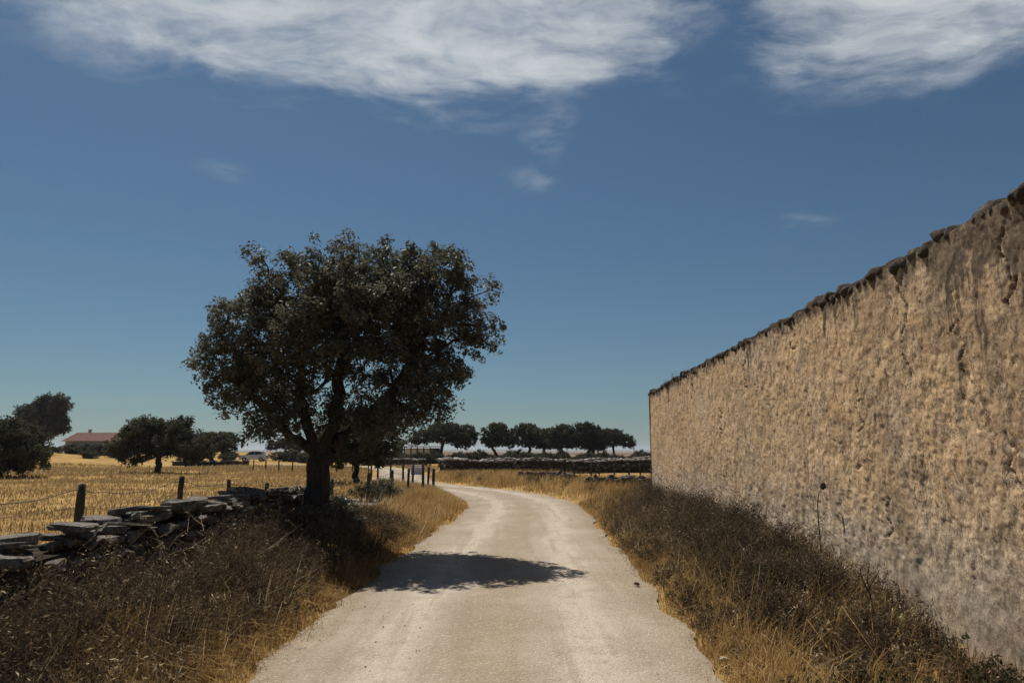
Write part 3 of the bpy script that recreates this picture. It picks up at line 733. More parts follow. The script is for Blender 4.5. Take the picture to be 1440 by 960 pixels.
def make_bush(name, rg, loc, label, lobes, n, mind, rc, nsub, rs, nleaf, size, mat, group=None, cat='bush', stem_h=.15, r0=.035, up=.2, twig=.006):
    root = thing(name, loc, label, cat, group)
    cl = sample_lobes(rg, lobes, n, mind, .2)
    path = [np.array((0, 0, -.08)), np.array((0, 0, .0)), np.array((.01, 0, stem_h * .6)), np.array((0, .01, stem_h))]
    nd, pr, rd = branching(rg, path, cl, max(.08, rc * .5), r0, twig)
    V, F = limbs_mesh(nd, pr, rd, 1, 5); link('stems', npmesh(name + '_stems', V, F, M_bark, None, True), root)
    V, F, ti = foliage(rg, cl, rc, nsub, rs, nleaf, size, up)
    link('foliage', npmesh(name + '_foliage', V, F, mat, {'tint': ti}), root)
    return root
rg = np.random.default_rng(41)
bushA = make_bush('garden_bush', rg, (-53.0, 98, gz(-53.0, 98)), 'rounded dark bush on the slope in front of the red roofed house', [(0, 0, 1.0, 1.6, 1.4, .9), (1.3, 0, 1.0, 1.2, 1.2, .75), (-1.2, .2, .7, 1.0, 1.0, .6)], 60, .35, .5, 7, .3, 18, .24, M_farleaf, 'bushes round the house', 'bush', .3, .12, .2, .03)
for (x, y, s, rz_) in ((-63.5, 98, 1.0, 1), (-66.5, 100, 1.1, 2), (-59.5, 103, 1.2, 3.3), (-69.0, 103, .9, 4), (-54.5, 93, .85, 5), (-72.5, 106, 1.2, .5), (-64, 105, 1.15, 2.6)):
    copy_tree(bushA, (x, y, gz(x, y)), rz_, (s * .8, s * .8, s * .6), 'rounded dark bush on the slope in front of the red roofed house', 'bushes round the house')
for (x, y, s, rz_) in ((-44, 100, 1.0, 1), (-41, 104, .9, 2), (-33, 108, 1.1, 3.0), (-29.5, 105, 1.0, 4.5), (-26, 112, 1.2, .4), (-22.5, 108, 1.0, 2.2)):
    copy_tree(bushA, (x, y, gz(x, y)), rz_, (s * 1.1, s, s * .8), 'low dark bush in the hedge line behind the parked car', 'bushes in the hedge line')
for k, x in enumerate(np.arange(-18, 27, 1.9)):
    y = 97 + 2.5 * math.sin(k * 1.7)
    copy_tree(bushA, (x + .5 * math.sin(k * 2.9), y, gz(x, y) - .15), k * 1.3, (.95, .8, .80 + .14 * math.sin(k * 2.1)), 'low scrub bush along the foot of the skyline oaks', 'scrub under the skyline oaks')

# shrubs near the track
rg = np.random.default_rng(51)
make_bush('shrub', rg, (-4.15, 21.4, gz(-4.15, 21.4)), 'spreading olive shrub by the fence posts at the pale gravel', [(0, 0, .3, .42, .4, .28), (-.35, 0, .25, .3, .3, .2)], 46, .09, .13, 6, .07, 14, .04, M_green)
make_bush('shrub', rg, (-3.55, 20.2, gz(-3.55, 20.2)), 'upright dark green shrub on the golden verge near the fence', [(0, 0, .42, .3, .3, .38), (.2, 0, .26, .3, .25, .24)], 60, .08, .13, 6, .07, 16, .045, M_leaf)
make_bush('shrub', rg, (-2.98, 12.3, gz(-2.98, 12.3)), 'dark leafy undergrowth at the foot of the large oak', [(0, 0, .42, .36, .5, .40), (.25, -.4, .30, .35, .4, .28), (-.2, -.9, .35, .3, .4, .3)], 110, .08, .14, 6, .08, 18, .05, M_leaf)

# ------------------------------------------------------------------ fences
def post_mesh(rg, h, r):
    n = 7; zz_ = np.linspace(-.25, h, n); path = np.stack([np.cumsum(rg.normal(0, .004, n)), np.cumsum(rg.normal(0, .004, n)), zz_], 1)
    V, F = tube(path, r * rg.uniform(.9, 1.1, n), 8)
    cap = len(V); top = path[-1] + np.array([0, 0, r * .25]); V = np.concatenate([V, top[None]])
    k = np.arange(8) + (n - 1) * 8
    Fc = np.stack([k, np.roll(k, -1), np.full(8, cap), np.full(8, cap)], 1)
    return V, F, Fc
def fence(name, label, posts, r, netting=True, nstay=.16, wire_r=.0022, seed=1):
    rg = np.random.default_rng(seed); x0, y0, _ = posts[0]; z0 = gz(x0, y0)
    root = thing(name, (x0, y0, z0), label, 'fence')
    P = []
    for (x, y, zt) in posts:
        zb = gz(x, y); V, F, Fc = post_mesh(rg, zt - zb, r * rg.uniform(.85, 1.15))
        bm = bmesh.new(); vs = [bm.verts.new(v) for v in V]
        for f in F: bm.faces.new([vs[q] for q in f])
        for f in Fc: bm.faces.new([vs[q] for q in f[:3]])
        bmesh.ops.recalc_face_normals(bm, faces=bm.faces)
        bmobj('post', bm, M_post, root, (x - x0, y - y0, zb - z0), (rg.normal(0, .018), rg.normal(0, .018), rg.uniform(0, 6)), True)
        P.append((x - x0, y - y0, zb - z0, zt - z0))
    for a, b in zip(P, P[1:]):
        parts = []; L = math.hypot(b[0] - a[0], b[1] - a[1]); n = max(6, int(L / .25)); u_ = np.linspace(0, 1, n)
        xs = a[0] + (b[0] - a[0]) * u_; ys_ = a[1] + (b[1] - a[1]) * u_
        top = a[3] + (b[3] - a[3]) * u_ - .06; bot = a[2] + (b[2] - a[2]) * u_ + .04
        sag = 4 * u_ * (1 - u_)
        if netting:
            for q, fr in enumerate((.02, .2, .4, .6, .78)):
                zz_ = bot + (top - bot) * fr - sag * rg.uniform(.01, .05) + rg.normal(0, .008, n)
                parts.append(tube(np.stack([xs + rg.normal(0, .01, n), ys_, zz_], 1), wire_r, 3))
            ns = int(L / nstay)
            for s in range(1, ns):
                w_ = s / ns; x = a[0] + (b[0] - a[0]) * w_; y = a[1] + (b[1] - a[1]) * w_
                zb_ = a[2] + (b[2] - a[2]) * w_ + .04; zt_ = zb_ + (a[3] + (b[3] - a[3]) * w_ - .06 - zb_) * .78 - .03 * 4 * w_ * (1 - w_)
                parts.append(tube(np.array([[x, y, zb_], [x + rg.normal(0, .012), y, (zb_ + zt_) / 2], [x + rg.normal(0, .008), y, zt_]]), wire_r * .8, 3))
        sgn = rg.uniform(.05, .16)
        parts.append(tube(np.stack([xs, ys_, top - sag * sgn + rg.normal(0, .008, n)], 1), wire_r * 1.7, 4)) if not netting else None
        V, F = join([p_ for p_ in parts if len(p_[1])]) if netting else parts[-1]
        if netting:
            Vt, Ft = tube(np.stack([xs, ys_, top - sag * sgn + rg.normal(0, .008, n)], 1), wire_r * 1.9, 3)
            V, F = join([(V, F), (Vt, Ft)])
        link('netting' if netting else 'wire', npmesh(name + '_wire', V, F, M_wire), root)
    return root
fence('wire_fence', 'rough post and wire netting fence behind the dry stone wall', [(-5.3, 6.2, 1.22), (-5.35, 9.0, 1.20), (-5.45, 11.9, 1.20), (-5.65, 14.5, 1.05), (-5.85, 17.4, .86), (-5.15, 20.8, .82),
      (-4.15, 20.9, 1.0), (-3.62, 22.0, 1.05), (-3.30, 22.9, 1.08), (-3.05, 24.8, 1.1)], .047, True, .17, .0034, 3)
fence('post_fence', 'thin dark posts in a line beside the bend of the track', [(-2.80, 25.8, 1.0), (-3.12, 26.9, 1.05), (-3.5, 28.6, 1.1), (-4.15, 30.3, 1.1), (-4.75, 31.6, 1.1), (-5.6, 33.4, 1.15), (-6.6, 35.6, 1.15), (-7.4, 38, 1.15)], .045, False, .2, .003, 4)
fence('field_fence', 'distant row of small posts crossing the golden field behind the oak', [(-21.5 + k * 1.42, 60 - k * 1.1, .95) for k in range(9)], .05, False, .2, .004, 6)
fence('paddock_fence', 'dark posts on golden grass in front of the long dark stone wall', [(3.2, 36.8, 1.0), (3.95, 36.0, 1.0), (4.6, 38.2, 1.02), (5.25, 37.0, 1.0), (5.9, 36.4, 1.05), (6.6, 37.2, 1.0), (7.2, 37.4, 1.0), (8.1, 37.6, 1.0)], .05, False, .2, .0035, 8)

# ------------------------------------------------------------------ rubble walls in the middle distance
def rubble_wall(name, label, pts, h, wdt, size, seed, mat=None, cap=None, capn=0):
    """a low wall heaped from stones; each stone only a few pixels"""
    rg = random.Random(seed); pp = spline(pts, 12); x0, y0 = pp[0]; z0 = gz(x0, y0)
    root = thing(name, (x0, y0, z0), label, 'stone wall')
    L = np.concatenate([[0], np.cumsum(np.linalg.norm(np.diff(pp, axis=0), axis=1))]); protos = [stone_mesh('s', rg, None or M_darkstone, npts=12) for _ in range(8)]
    data = []
    for q in protos:
        V = np.array([v.co[:] for v in q.vertices]); F = np.array([list(p.vertices) for p in q.polygons if len(p.vertices) == 3]); data.append((V, F)); bpy.data.meshes.remove(q)
    nrg = np.random.default_rng(seed)
    def heap(zlo, zhi, count, sx, sz, spread):
        parts = []
        for k in range(count):
            s = nrg.uniform(0, L[-1]); x = np.interp(s, L, pp[:, 0]); y = np.interp(s, L, pp[:, 1]); g = gz(x, y) - z0
            V, F = data[nrg.integers(8)]; a = nrg.uniform(0, 6.28); cA, sA = math.cos(a), math.sin(a)
            hh = h * (.8 + .35 * float(fbm(np.array([s * .6]), np.array([seed * 1.]), 3, 2)[0]))
            f = nrg.uniform(zlo, zhi); sc = sx * nrg.uniform(.6, 1.3)
            Q = V * np.array([sc, sc * nrg.uniform(.6, 1), sz * nrg.uniform(.6, 1.3)])
            Q = np.stack([Q[:, 0] * cA - Q[:, 1] * sA, Q[:, 0] * sA + Q[:, 1] * cA, Q[:, 2]], 1)
            parts.append((Q + np.array([x - x0 + nrg.normal(0, spread), y - y0 + nrg.normal(0, spread) * (1.2 - f), g + f * hh]), F))
        return join(parts)
    cw = wdt * .30; bm = bmesh.new(); prev = None
    for (x, y), tn in zip(pp, np.gradient(pp, axis=0)):
        tn = tn / np.linalg.norm(tn); nx_, ny_ = tn[1] * cw, -tn[0] * cw; g = gz(x, y) - z0
        ring = [bm.verts.new(Vector((x - x0 + a * nx_, y - y0 + a * ny_, g + zq))) for a, zq in ((-1.2, -.15), (1.2, -.15), (.8, h * .86), (-.8, h * .86))]
        if prev:
            for k in range(4): bm.faces.new((prev[k], prev[(k + 1) % 4], ring[(k + 1) % 4], ring[k]))
        else: bm.faces.new(ring)
        prev = ring
    bm.faces.new(prev[::-1]); bmesh.ops.recalc_face_normals(bm, faces=bm.faces); bmobj('rubble_core', bm, M_soil, root)
    V, F = heap(0, 1, int(L[-1] * h * 1.6 / (size * size * .34)), size, size * .55, wdt * .28)
    o = link('stones', npmesh(name, V, F, mat or M_darkstone), root); o['kind'] = 'stuff'
    if cap:
        V, F = heap(.98, 1.06, int(L[-1] / size * capn), size * 1.5, size * .35, wdt * .18)
        o = link('cap_stones', npmesh(name + '_cap', V, F, cap), root); o['kind'] = 'stuff'
    return root
rubble_wall('rubble_wall', 'broken heap of a dark dry stone wall beside the end of the plastered wall', [(3.1, 29.6), (4.0, 28.9), (4.9, 27.7), (5.6, 26.4)], .55, .7, .30, 61)
rubble_wall('rubble_wall', 'low tumbled stone wall along the outer grass of the bend', [(.5, 38.0), (1.5, 36.4), (2.4, 34.8), (2.9, 33.6)], .5, .6, .28, 62)
rubble_wall('field_wall', 'long dark stone wall with sunlit top coloured pale crossing behind the paddock fence', [(-5.2, 53.5), (-3.5, 50.5), (2, 51.5), (8, 51.5), (14, 51)], .95, .5, .34, 63, None, M_suntop, 2.2)
rubble_wall('field_wall', 'farther stone wall with thin sunlit top coloured pale below the skyline oaks', [(-7.4, 74), (-4.2, 66), (-1, 70), (6, 74), (18, 76)], .85, .5, .42, 64, None, M_suntop, 2.2)
rubble_wall('field_wall', 'short stone wall with sunlit top coloured pale in front of the white panelled shed', [(-17.5, 84), (-13, 84), (-9.5, 80)], .8, .5, .4, 65, None, M_suntop, 2.0)
rubble_wall('field_wall', 'low wall edging the field beside the parked car', [(-39.5, 84), (-34, 84.5), (-31, 85)], .55, .4, .36, 66, None, M_suntop, 1.2)

# ------------------------------------------------------------------ buildings
M_tile = simple('red_roof_tile', (.10, .054, .042), (.165, .082, .064), 2.5, .9, .6, .05)
M_housewall = simple('house_wall', (.38, .33, .27), (.5, .45, .38), 2, .95, .3, .02)
M_white = simple('white_panel', (.55, .55, .54), (.72, .72, .70), 3, .8, .2, .01)
M_dark = simple('dark_timber', (.03, .026, .022), (.07, .06, .05), 6, .95, .4, .01)
M_glass = simple('dark_window', (.01, .012, .014), (.02, .022, .026), 3, .15, 0, 0, .5)
hx, hy = -63.2, 110
hzv = gz(hx, hy) + .0
house = thing('farmhouse', (hx, hy, hzv), 'low farmhouse with red tiled gable roof behind bushes', 'house', None, R(-8))
bm = bmesh.new(); box_bm(bm, -3.6, 3.6, -2.6, 2.6, -.3, 2.0)
bmobj('wall', bm, M_housewall, house)
bm = bmesh.new()                                                   # hipped-looking gable roof with tile ribs
NX = 60
def roofside(s):
    rows = []
    for k in range(NX + 1):
        x = -4.05 + 8.1 * k / NX; rib = .045 * (k % 2)
        xr = -4.05 + (8.1 - 1.5) * k / NX + .1                     # ridge is a little shorter on the right: hip end
        rows.append([bm.verts.new(Vector((x, s * 3.05, 1.86 + rib))), bm.verts.new(Vector(((x + xr) / 2, s * 1.5, 2.52 + rib))), bm.verts.new(Vector((xr, 0, 3.18 + rib)))])
    for a, b in zip(rows, rows[1:]):
        for q in range(2): bm.faces.new((a[q], b[q], b[q + 1], a[q + 1]) if s < 0 else (a[q + 1], b[q + 1], b[q], a[q]))
    return rows
ra, rb = roofside(-1), roofside(1)
bm.faces.new((ra[-1][0], rb[-1][0], ra[-1][2])); bm.faces.new((ra[0][0], ra[0][2], rb[0][0]))
bm.faces.new((ra[0][0], rb[0][0], rb[-1][0], ra[-1][0]))
roof = bmobj('roof', bm, M_tile, house)
bm = bmesh.new(); box_bm(bm, -2.45, -2.12, .5, .85, 2.7, 3.62, .03); box_bm(bm, -2.5, -2.07, .45, .9, 3.622, 3.70)
bmobj('chimney', bm, M_housewall, roof)
for x in (-2.1, .1, 2.2):
    bm = bmesh.new(); box_bm(bm, x - .45, x + .45, -2.66, -2.55, .7, 1.55); wdw = bmobj('window', bm, M_white, house)
    bm = bmesh.new(); box_bm(bm, x - .37, x + .37, -2.69, -2.6, .78, 1.47); bmobj('pane', bm, M_glass, wdw)

sx_, sy_ = -14.6, 112
sh = thing('livestock_shed', (sx_, sy_, gz(sx_, sy_)), 'flat roofed open shed with white panels between dark posts', 'shed', None, R(4))
for k in range(5):
    x = -2.0 + k * .98
    bm = bmesh.new(); box_bm(bm, x - .07, x + .07, -1.6, -1.46, -.2, 2.25); bmobj('post', bm, M_dark, sh)
    if k < 4:
        bm = bmesh.new(); box_bm(bm, x + .09, x + .87, -1.52, -1.46, .45, 1.98); bmobj('panel', bm, M_white, sh)
bm = bmesh.new(); box_bm(bm, 1.94, 3.3, -1.5, 1.5, -.2, 2.1); box_bm(bm, -2.06, 1.93, 1.40, 1.5, -.2, 2.1); bmobj('back_wall', bm, M_dark, sh)
bm = bmesh.new(); box_bm(bm, -2.5, 3.7, -2.0, 1.8, 2.26, 2.42, .02); bmobj('roof', bm, M_white, sh)
bm = bmesh.new(); box_bm(bm, -2.3, 1.93, -1.56, -1.42, .2, .42); bmobj('rail', bm, M_dark, sh)

# pale cattle gate by the bend
M_galv = simple('pale_metal', (.42, .43, .43), (.60, .60, .58), 8, .6, .1, .005, .4, .2)
gt = thing('field_gate', (-6.75, 51.0, gz(-6.75, 51.0) - .05), 'pale metal field gate seen between the thin dark posts', 'gate', None, R(12))
for x in (-.37, .37):
    V, F = tube(np.array([[x, 0, -.1], [x, 0, .6], [x, 0, .80]]), .03, 6); link('stile', npmesh('stile', V, F, M_galv), gt)
for z_ in (.16, .32, .48, .64, .78):
    V, F = tube(np.array([[-.37, 0, z_], [0, 0, z_], [.37, 0, z_]]), .022, 6); link('rail', npmesh('rail', V, F, M_galv), gt)
bm = bmesh.new(); box_bm(bm, -.35, .35, .03, .045, .14, .72); bmobj('sheet', bm, M_galv, gt)

# parked car
M_paint = simple('silver_paint', (.50, .52, .55), (.56, .58, .61), 2, .3, 0, 0, .6, .3)
M_tyre = simple('tyre', (.012, .012, .012), (.025, .025, .025), 10, .9, 0)
M_light = simple('lamp_glass', (.6, .6, .6), (.75, .75, .72), 3, .2, 0, 0, .6)
car = thing('parked_car', (-37.6, 105, gz(-37.6, 105) + .0), 'small silver hatchback parked at the far edge of the field', 'car', None, R(6))
prof = [(-1.9, .32), (-1.93, .62), (-1.82, .86), (-1.0, .98), (-.42, 1.40), (.15, 1.50), (1.05, 1.46), (1.62, 1.02), (1.86, .92), (1.9, .55), (1.84, .30)]
bm = bmesh.new(); n = len(prof); lay = []
for yv, inset in ((-.80, .05), (-.84, 0), (.84, 0), (.80, .05)):
    lay.append([bm.verts.new(Vector((x * (1 - inset * .4), yv * (.86 if z_ > 1.2 else 1), z_ - inset * .3))) for x, z_ in prof])
for a, b in zip(lay, lay[1:]):
    for k in range(n): bm.faces.new((a[k], a[(k + 1) % n], b[(k + 1) % n], b[k]))
bm.faces.new(lay[0][::-1]); bm.faces.new(lay[-1]); bmesh.ops.recalc_face_normals(bm, faces=bm.faces)
bmobj('body', bm, M_paint, car)
for s in (-1, 1):
    bm = bmesh.new(); q = [(-.86, 1.0), (-.38, 1.36), (.22, 1.43), (.22, 1.0)]; q2 = [(.30, 1.0), (.30, 1.43), (.98, 1.39), (1.38, 1.03)]
    for qq in (q, q2):
        vv_ = [bm.verts.new(Vector((x, s * (.855 if z_ < 1.2 else .742), z_))) for x, z_ in qq]; vw = [bm.verts.new(Vector((x, s * (.80 if z_ < 1.2 else .69), z_))) for x, z_ in qq]
        bm.faces.new(vv_); bm.faces.new(vw[::-1])
        for k in range(4): bm.faces.new((vv_[k], vv_[(k + 1) % 4], vw[(k + 1) % 4], vw[k]))
    bmesh.ops.recalc_face_normals(bm, faces=bm.faces); bmobj('side_window', bm, M_glass, car)
    for x in (-1.18, 1.15):
        bm = bmesh.new(); bmesh.ops.create_cone(bm, cap_ends=True, segments=20, radius1=.31, radius2=.31, depth=.2)
        bmesh.ops.bevel(bm, geom=[e for e in bm.edges if len(e.link_faces) == 2 and e.calc_face_angle() > 1], offset=.03, segments=2, affect='EDGES')
        wh = bmobj('wheel', bm, M_tyre, car, (x, s * .78, .31), (R(90), 0, 0))
        bm = bmesh.new(); bmesh.ops.create_cone(bm, cap_ends=True, segments=12, radius1=.19, radius2=.17, depth=.22); bmobj('rim', bm, M_galv, wh)
    bm = bmesh.new(); box_bm(bm, -1.93, -1.80, s * .5 - .14, s * .5 + .14, .66, .80, .02); bmobj('headlight', bm, M_light, car)
for nm, pts in (('windscreen', [(-.93, 1.03), (-.48, 1.385)]), ('rear_window', [(1.56, 1.09), (1.13, 1.425)])):
    (xa, za), (xb, zb) = pts; off_ = -.02 if nm == 'windscreen' else .02
    bm = bmesh.new(); vs = [bm.verts.new(Vector(q)) for q in ((xa + off_, -.70, za + .02), (xa + off_, .70, za + .02), (xb + off_, .62, zb + .02), (xb + off_, -.62, zb + .02))]
    f = bm.faces.new(vs); r = bmesh.ops.extrude_face_region(bm, geom=[f]); bmesh.ops.translate(bm, vec=(-off_ * 1.5, 0, -.03), verts=[e for e in r['geom'] if isinstance(e, bmesh.types.BMVert)])
    bmesh.ops.recalc_face_normals(bm, faces=bm.faces); bmobj(nm, bm, M_glass, car)

# pale ground patches
def patch(name, label, poly, mat, lift=.012, jag=.25, seed=1):
    bm = bmesh.new(); pts = spline(poly + [poly[0]], 8)[:-1]; rg = np.random.default_rng(seed); cx, cy = pts.mean(0)
    rings = []
    for f in (1.0, .66, .33):
        rings.append([bm.verts.new(Vector((cx + (x - cx) * f + rg.normal(0, jag * .2), cy + (y - cy) * f + rg.normal(0, jag * .2), 0))) for x, y in pts])
    cv = bm.verts.new(Vector((cx, cy, 0))); n = len(pts)
    for a, b in zip(rings, rings[1:]):
        for k in range(n): bm.faces.new((a[k], a[(k + 1) % n], b[(k + 1) % n], b[k]))
    for k in range(n): bm.faces.new((rings[-1][k], rings[-1][(k + 1) % n], cv))
    bmesh.ops.subdivide_edges(bm, edges=bm.edges[:], cuts=2, use_grid_fill=True)
    for v in bm.verts: v.co.z = gz(v.co.x, v.co.y) + lift
    bmesh.ops.recalc_face_normals(bm, faces=bm.faces)
    if sum(f.normal.z for f in bm.faces) < 0: bmesh.ops.reverse_faces(bm, faces=bm.faces)
    o = bmobj(name, bm, mat); o['kind'] = 'structure'; o['label'] = label; return o
patch('gravel_patch', 'pale grey gravel behind the large oak', [(-6.3, 17.2), (-4.6, 16.8), (-3.7, 18.0), (-3.4, 20.8), (-3.9, 23.6), (-5.4, 23.8), (-6.5, 21.5)], M_gravel, .03, .3, 2)
patch('gravel_strip', 'grey stony strip along the back of the dry stone wall', [(-5.2, 3), (-4.25, 3), (-4.3, 9), (-4.35, 15), (-5.0, 17), (-5.3, 10)], M_gravel, .03, .2, 3)
patch('farm_lane', 'pale dusty lane under the wide field oak', [(-34, 71), (-27, 69), (-21, 70.5), (-18, 73), (-26, 74), (-34, 76)], M_road, .03, .5, 4)

# ------------------------------------------------------------------ grasses and weeds
def blades(rg, P, H, wdt, lean=.45, segs=2, wind=(.12, -.1)):
    n = len(P); a = rg.uniform(0, 2 * np.pi, n); D = np.stack([np.cos(a), np.sin(a), np.zeros(n)], 1)
    ln = np.abs(rg.normal(0, lean, n))[:, None] * D + np.array([*wind, 0])
    b = a + np.pi / 2 + rg.normal(0, .6, n); S = np.stack([np.cos(b), np.sin(b), np.zeros(n)], 1) * np.broadcast_to(wdt, (n,))[:, None]
    H = H[:, None]
    p0 = P; p1 = P + np.array([0, 0, 1]) * H * .55 + ln * H * .28; p2 = P + np.array([0, 0, 1]) * H * np.clip(1 - .25 * (ln ** 2).sum(1, keepdims=True), .3, 1) + ln * H
    if segs == 1:
        V = np.stack([p0 - S, p0 + S, p2], 1).reshape(-1, 3); F = np.arange(n)[:, None] * 3 + np.array([[0, 1, 2]]); return V, F, 3
    V = np.stack([p0 - S, p0 + S, p1 - S * .75, p1 + S * .75, p2], 1).reshape(-1, 3)
    F = (np.arange(n)[:, None, None] * 5 + np.array([[0, 1, 3], [0, 3, 2], [2, 3, 4]])[None]).reshape(-1, 3)
    return V, F, 5
def weeds(rg, P, H, nst=9, ntw=5, wdt=.0035, seed_sz=.012, spread=.45):
    """dry branching weeds: thin stems with side twigs and seed heads"""
    n = len(P); st = n * nst
    base = np.repeat(P, nst, 0) + rg.normal(0, .03, (st, 3)) * np.array([1, 1, 0]); h = np.repeat(H, nst) * rg.uniform(.55, 1.1, st)
    a = rg.uniform(0, 6.28, st); r = np.abs(rg.normal(0, spread, st))
    tip = base + np.stack([np.cos(a) * r * h, np.sin(a) * r * h, h * (1 - .2 * r)], 1)
    tintp = np.repeat(np.clip(rg.normal(.42, .2, n), 0, 1), nst)
    def ribbon(A, B, w, ti):
        d = B - A; S = np.cross(d, rg.normal(size=A.shape)); S /= np.linalg.norm(S, axis=1)[:, None] + 1e-9
        m = (A + B) / 2 + rg.normal(0, .04, A.shape) * np.linalg.norm(d, axis=1)[:, None]
        V = np.stack([A - S * w, A + S * w, m - S * w * .8, m + S * w * .8, B], 1).reshape(-1, 3)
        F = (np.arange(len(A))[:, None, None] * 5 + np.array([[0, 1, 3], [0, 3, 2], [2, 3, 4]])[None]).reshape(-1, 3)
        return V, F, np.repeat(ti, 5)
    out = [ribbon(base, tip, wdt, tintp)]
    k = np.repeat(np.arange(st), ntw); f = rg.uniform(.3, .95, len(k))
    A = base[k] + (tip - base)[k] * f[:, None]; a = rg.uniform(0, 6.28, len(k)); L = h[k] * rg.uniform(.12, .34, len(k))
    B = A + np.stack([np.cos(a) * L * .7, np.sin(a) * L * .7, L * rg.uniform(.2, .8, len(k))], 1)
    out.append(ribbon(A, B, wdt * .75, tintp[k]))
    C = np.concatenate([B, tip, A + (B - A) * .6 + rg.normal(0, .01, A.shape)]); tc_ = np.concatenate([tintp[k], tintp, tintp[k]]) + .10
    N = rg.normal(size=C.shape); N /= np.linalg.norm(N, axis=1)[:, None]; M_ = np.cross(N, rg.normal(size=C.shape)); M_ /= np.linalg.norm(M_, axis=1)[:, None]
    s = seed_sz * rg.uniform(.5, 1.6, len(C))[:, None]
    V = np.stack([C - N * s, C + M_ * s * .6, C + N * s], 1).reshape(-1, 3); F = np.arange(len(C))[:, None] * 3 + np.array([[0, 1, 2]])
    out.append((V, F, np.repeat(np.clip(tc_ + rg.normal(0, .12, len(C)), 0, 1), 3)))
    V, F = join([(q[0], q[1]) for q in out]); return V, F, np.concatenate([q[2] for q in out])
def scatter(rg, n, x0, x1, y0, y1, dens, power=1.0):
    """points with density falling off with y, kept where dens(x, y, rd) > random"""
    y = y0 + (y1 - y0) * rg.uniform(0, 1, n) ** power; x = rg.uniform(x0, x1, n)
    rd, side = road_dist(x, y); k = dens(x, y, rd, side) > rg.uniform(0, 1, n)
    x, y, rd, side = x[k], y[k], rd[k], side[k]
    return np.stack([x, y, ground_z(x, y, rd) - .01], 1), rd, side
def stuff(name, label, V, F, mat, tint):
    o = link(name, npmesh(name, V, F, mat, {'tint': tint})); tag(o, label, 'grass' if 'grass' in name else 'weeds', None, 'stuff'); return o
def wallx(y): return 3.30 + .040 * y
rg = np.random.default_rng(101)
# --- left verge: golden fringe by the track, brown tangle towards the stone wall
def dl(x, y, rd, s):
    cl = fbm(x * 1.6, y * 1.6, 71, 3)
    return np.where((s < 0) & (x > -3.72), (sstep(rd, -.12, .35) + .05 * (rd > -.32)) * (.25 + .9 * sstep(cl, .35, .6)) * (1 - .70 * sstep(rd, .35, .9)), 0)
P, rd, sd = scatter(rg, 150000, -4.0, -1.3, 2.4, 15.5, dl, 1.25)
H = (.10 + .26 * sstep(rd, .0, 1.0)) * rg.uniform(.5, 1.35, len(P)) * (.6 + .9 * fbm(P[:, 0] * 1.2, P[:, 1] * 1.2, 72, 3))
V, F, k = blades(rg, P, H, .0030 + .0001 * P[:, 1], .85)
ti = np.clip(rg.normal(.45, .2, len(P)) - .25 * sstep(rd, .5, 1.5) + .5 * (fbm(P[:, 0] * 2, P[:, 1] * 2, 73, 2) - .5), 0, 1)
stuff('verge_grass', 'dry golden and brown grass between the track and the dry stone wall', V, F, M_gold, np.repeat(ti, k))
def dlw(x, y, rd, s): return np.where((s < 0) & (x > -3.62), sstep(rd, .15, .7) * (.35 + sstep(fbm(x * .9, y * .9, 74, 3), .35, .6)), 0)
P, rd, sd = scatter(rg, 2600, -3.8, -1.5, 2.2, 14.5, dlw, 1.15)
H = rg.uniform(.32, .72, len(P)) * (.50 + .5 * sstep(rd, .2, 1.4)) * (.62 + 1.15 * fbm(P[:, 0] * 1.9, P[:, 1] * 1.4, 99, 3))
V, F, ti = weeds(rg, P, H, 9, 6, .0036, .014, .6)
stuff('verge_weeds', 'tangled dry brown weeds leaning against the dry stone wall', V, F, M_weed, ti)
# --- right verge
def dr(x, y, rd, s):
    return np.where((s > 0) & (x < wallx(y) - .04), (sstep(rd, -.10, .30) + .06 * (rd > -.38)) * (.3 + .9 * sstep(fbm(x * 1.6, y * 1.6, 75, 3), .3, .6)) * (1 - .76 * sstep(rd, .22, .7)) * (1 - .55 * sstep(rd, .3, .7) * sstep(y, 10.5, 8.5)), 0)
P, rd, sd = scatter(rg, 150000, 1.2, 4.2, 3.0, 23, dr, 1.3)
H = (.09 + .26 * sstep(rd, .0, .8)) * (1 - .45 * sstep(P[:, 1], 6.6, 5.4) * sstep(rd, .6, 1.2)) * rg.uniform(.5, 1.35, len(P)) * (.6 + .9 * fbm(P[:, 0] * 1.2, P[:, 1] * 1.2, 76, 3))
V, F, k = blades(rg, P, H, .0030 + .00012 * P[:, 1], .8)
ti = np.clip(rg.normal(.50, .2, len(P)) - .22 * sstep(rd, .35, 1.1) + .5 * (fbm(P[:, 0] * 2, P[:, 1] * 2, 77, 2) - .5), 0, 1)
stuff('verge_grass', 'dry golden grass fringe between the track and the plastered wall', V, F, M_gold, np.repeat(ti, k))
def drw(x, y, rd, s): return np.where((s > 0) & (x < wallx(y) - .12), sstep(rd, .08, .5) * (.26 + .5 * sstep(y, 10.5, 8.5) * sstep(y, 4.8, 6) + sstep(fbm(x * 1.1, y * .8, 78, 3), .36, .58)) * (1 - .45 * sstep(y, 12, 18)), 0)
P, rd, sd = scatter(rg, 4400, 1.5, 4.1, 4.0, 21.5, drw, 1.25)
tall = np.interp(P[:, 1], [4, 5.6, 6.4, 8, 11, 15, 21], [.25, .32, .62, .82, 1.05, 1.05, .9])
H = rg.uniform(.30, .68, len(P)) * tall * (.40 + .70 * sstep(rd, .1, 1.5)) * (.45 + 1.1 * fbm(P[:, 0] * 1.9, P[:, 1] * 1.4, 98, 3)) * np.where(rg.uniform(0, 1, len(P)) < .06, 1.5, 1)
V, F, ti = weeds(rg, P, H, 9, 6, .0036, .013, .5)
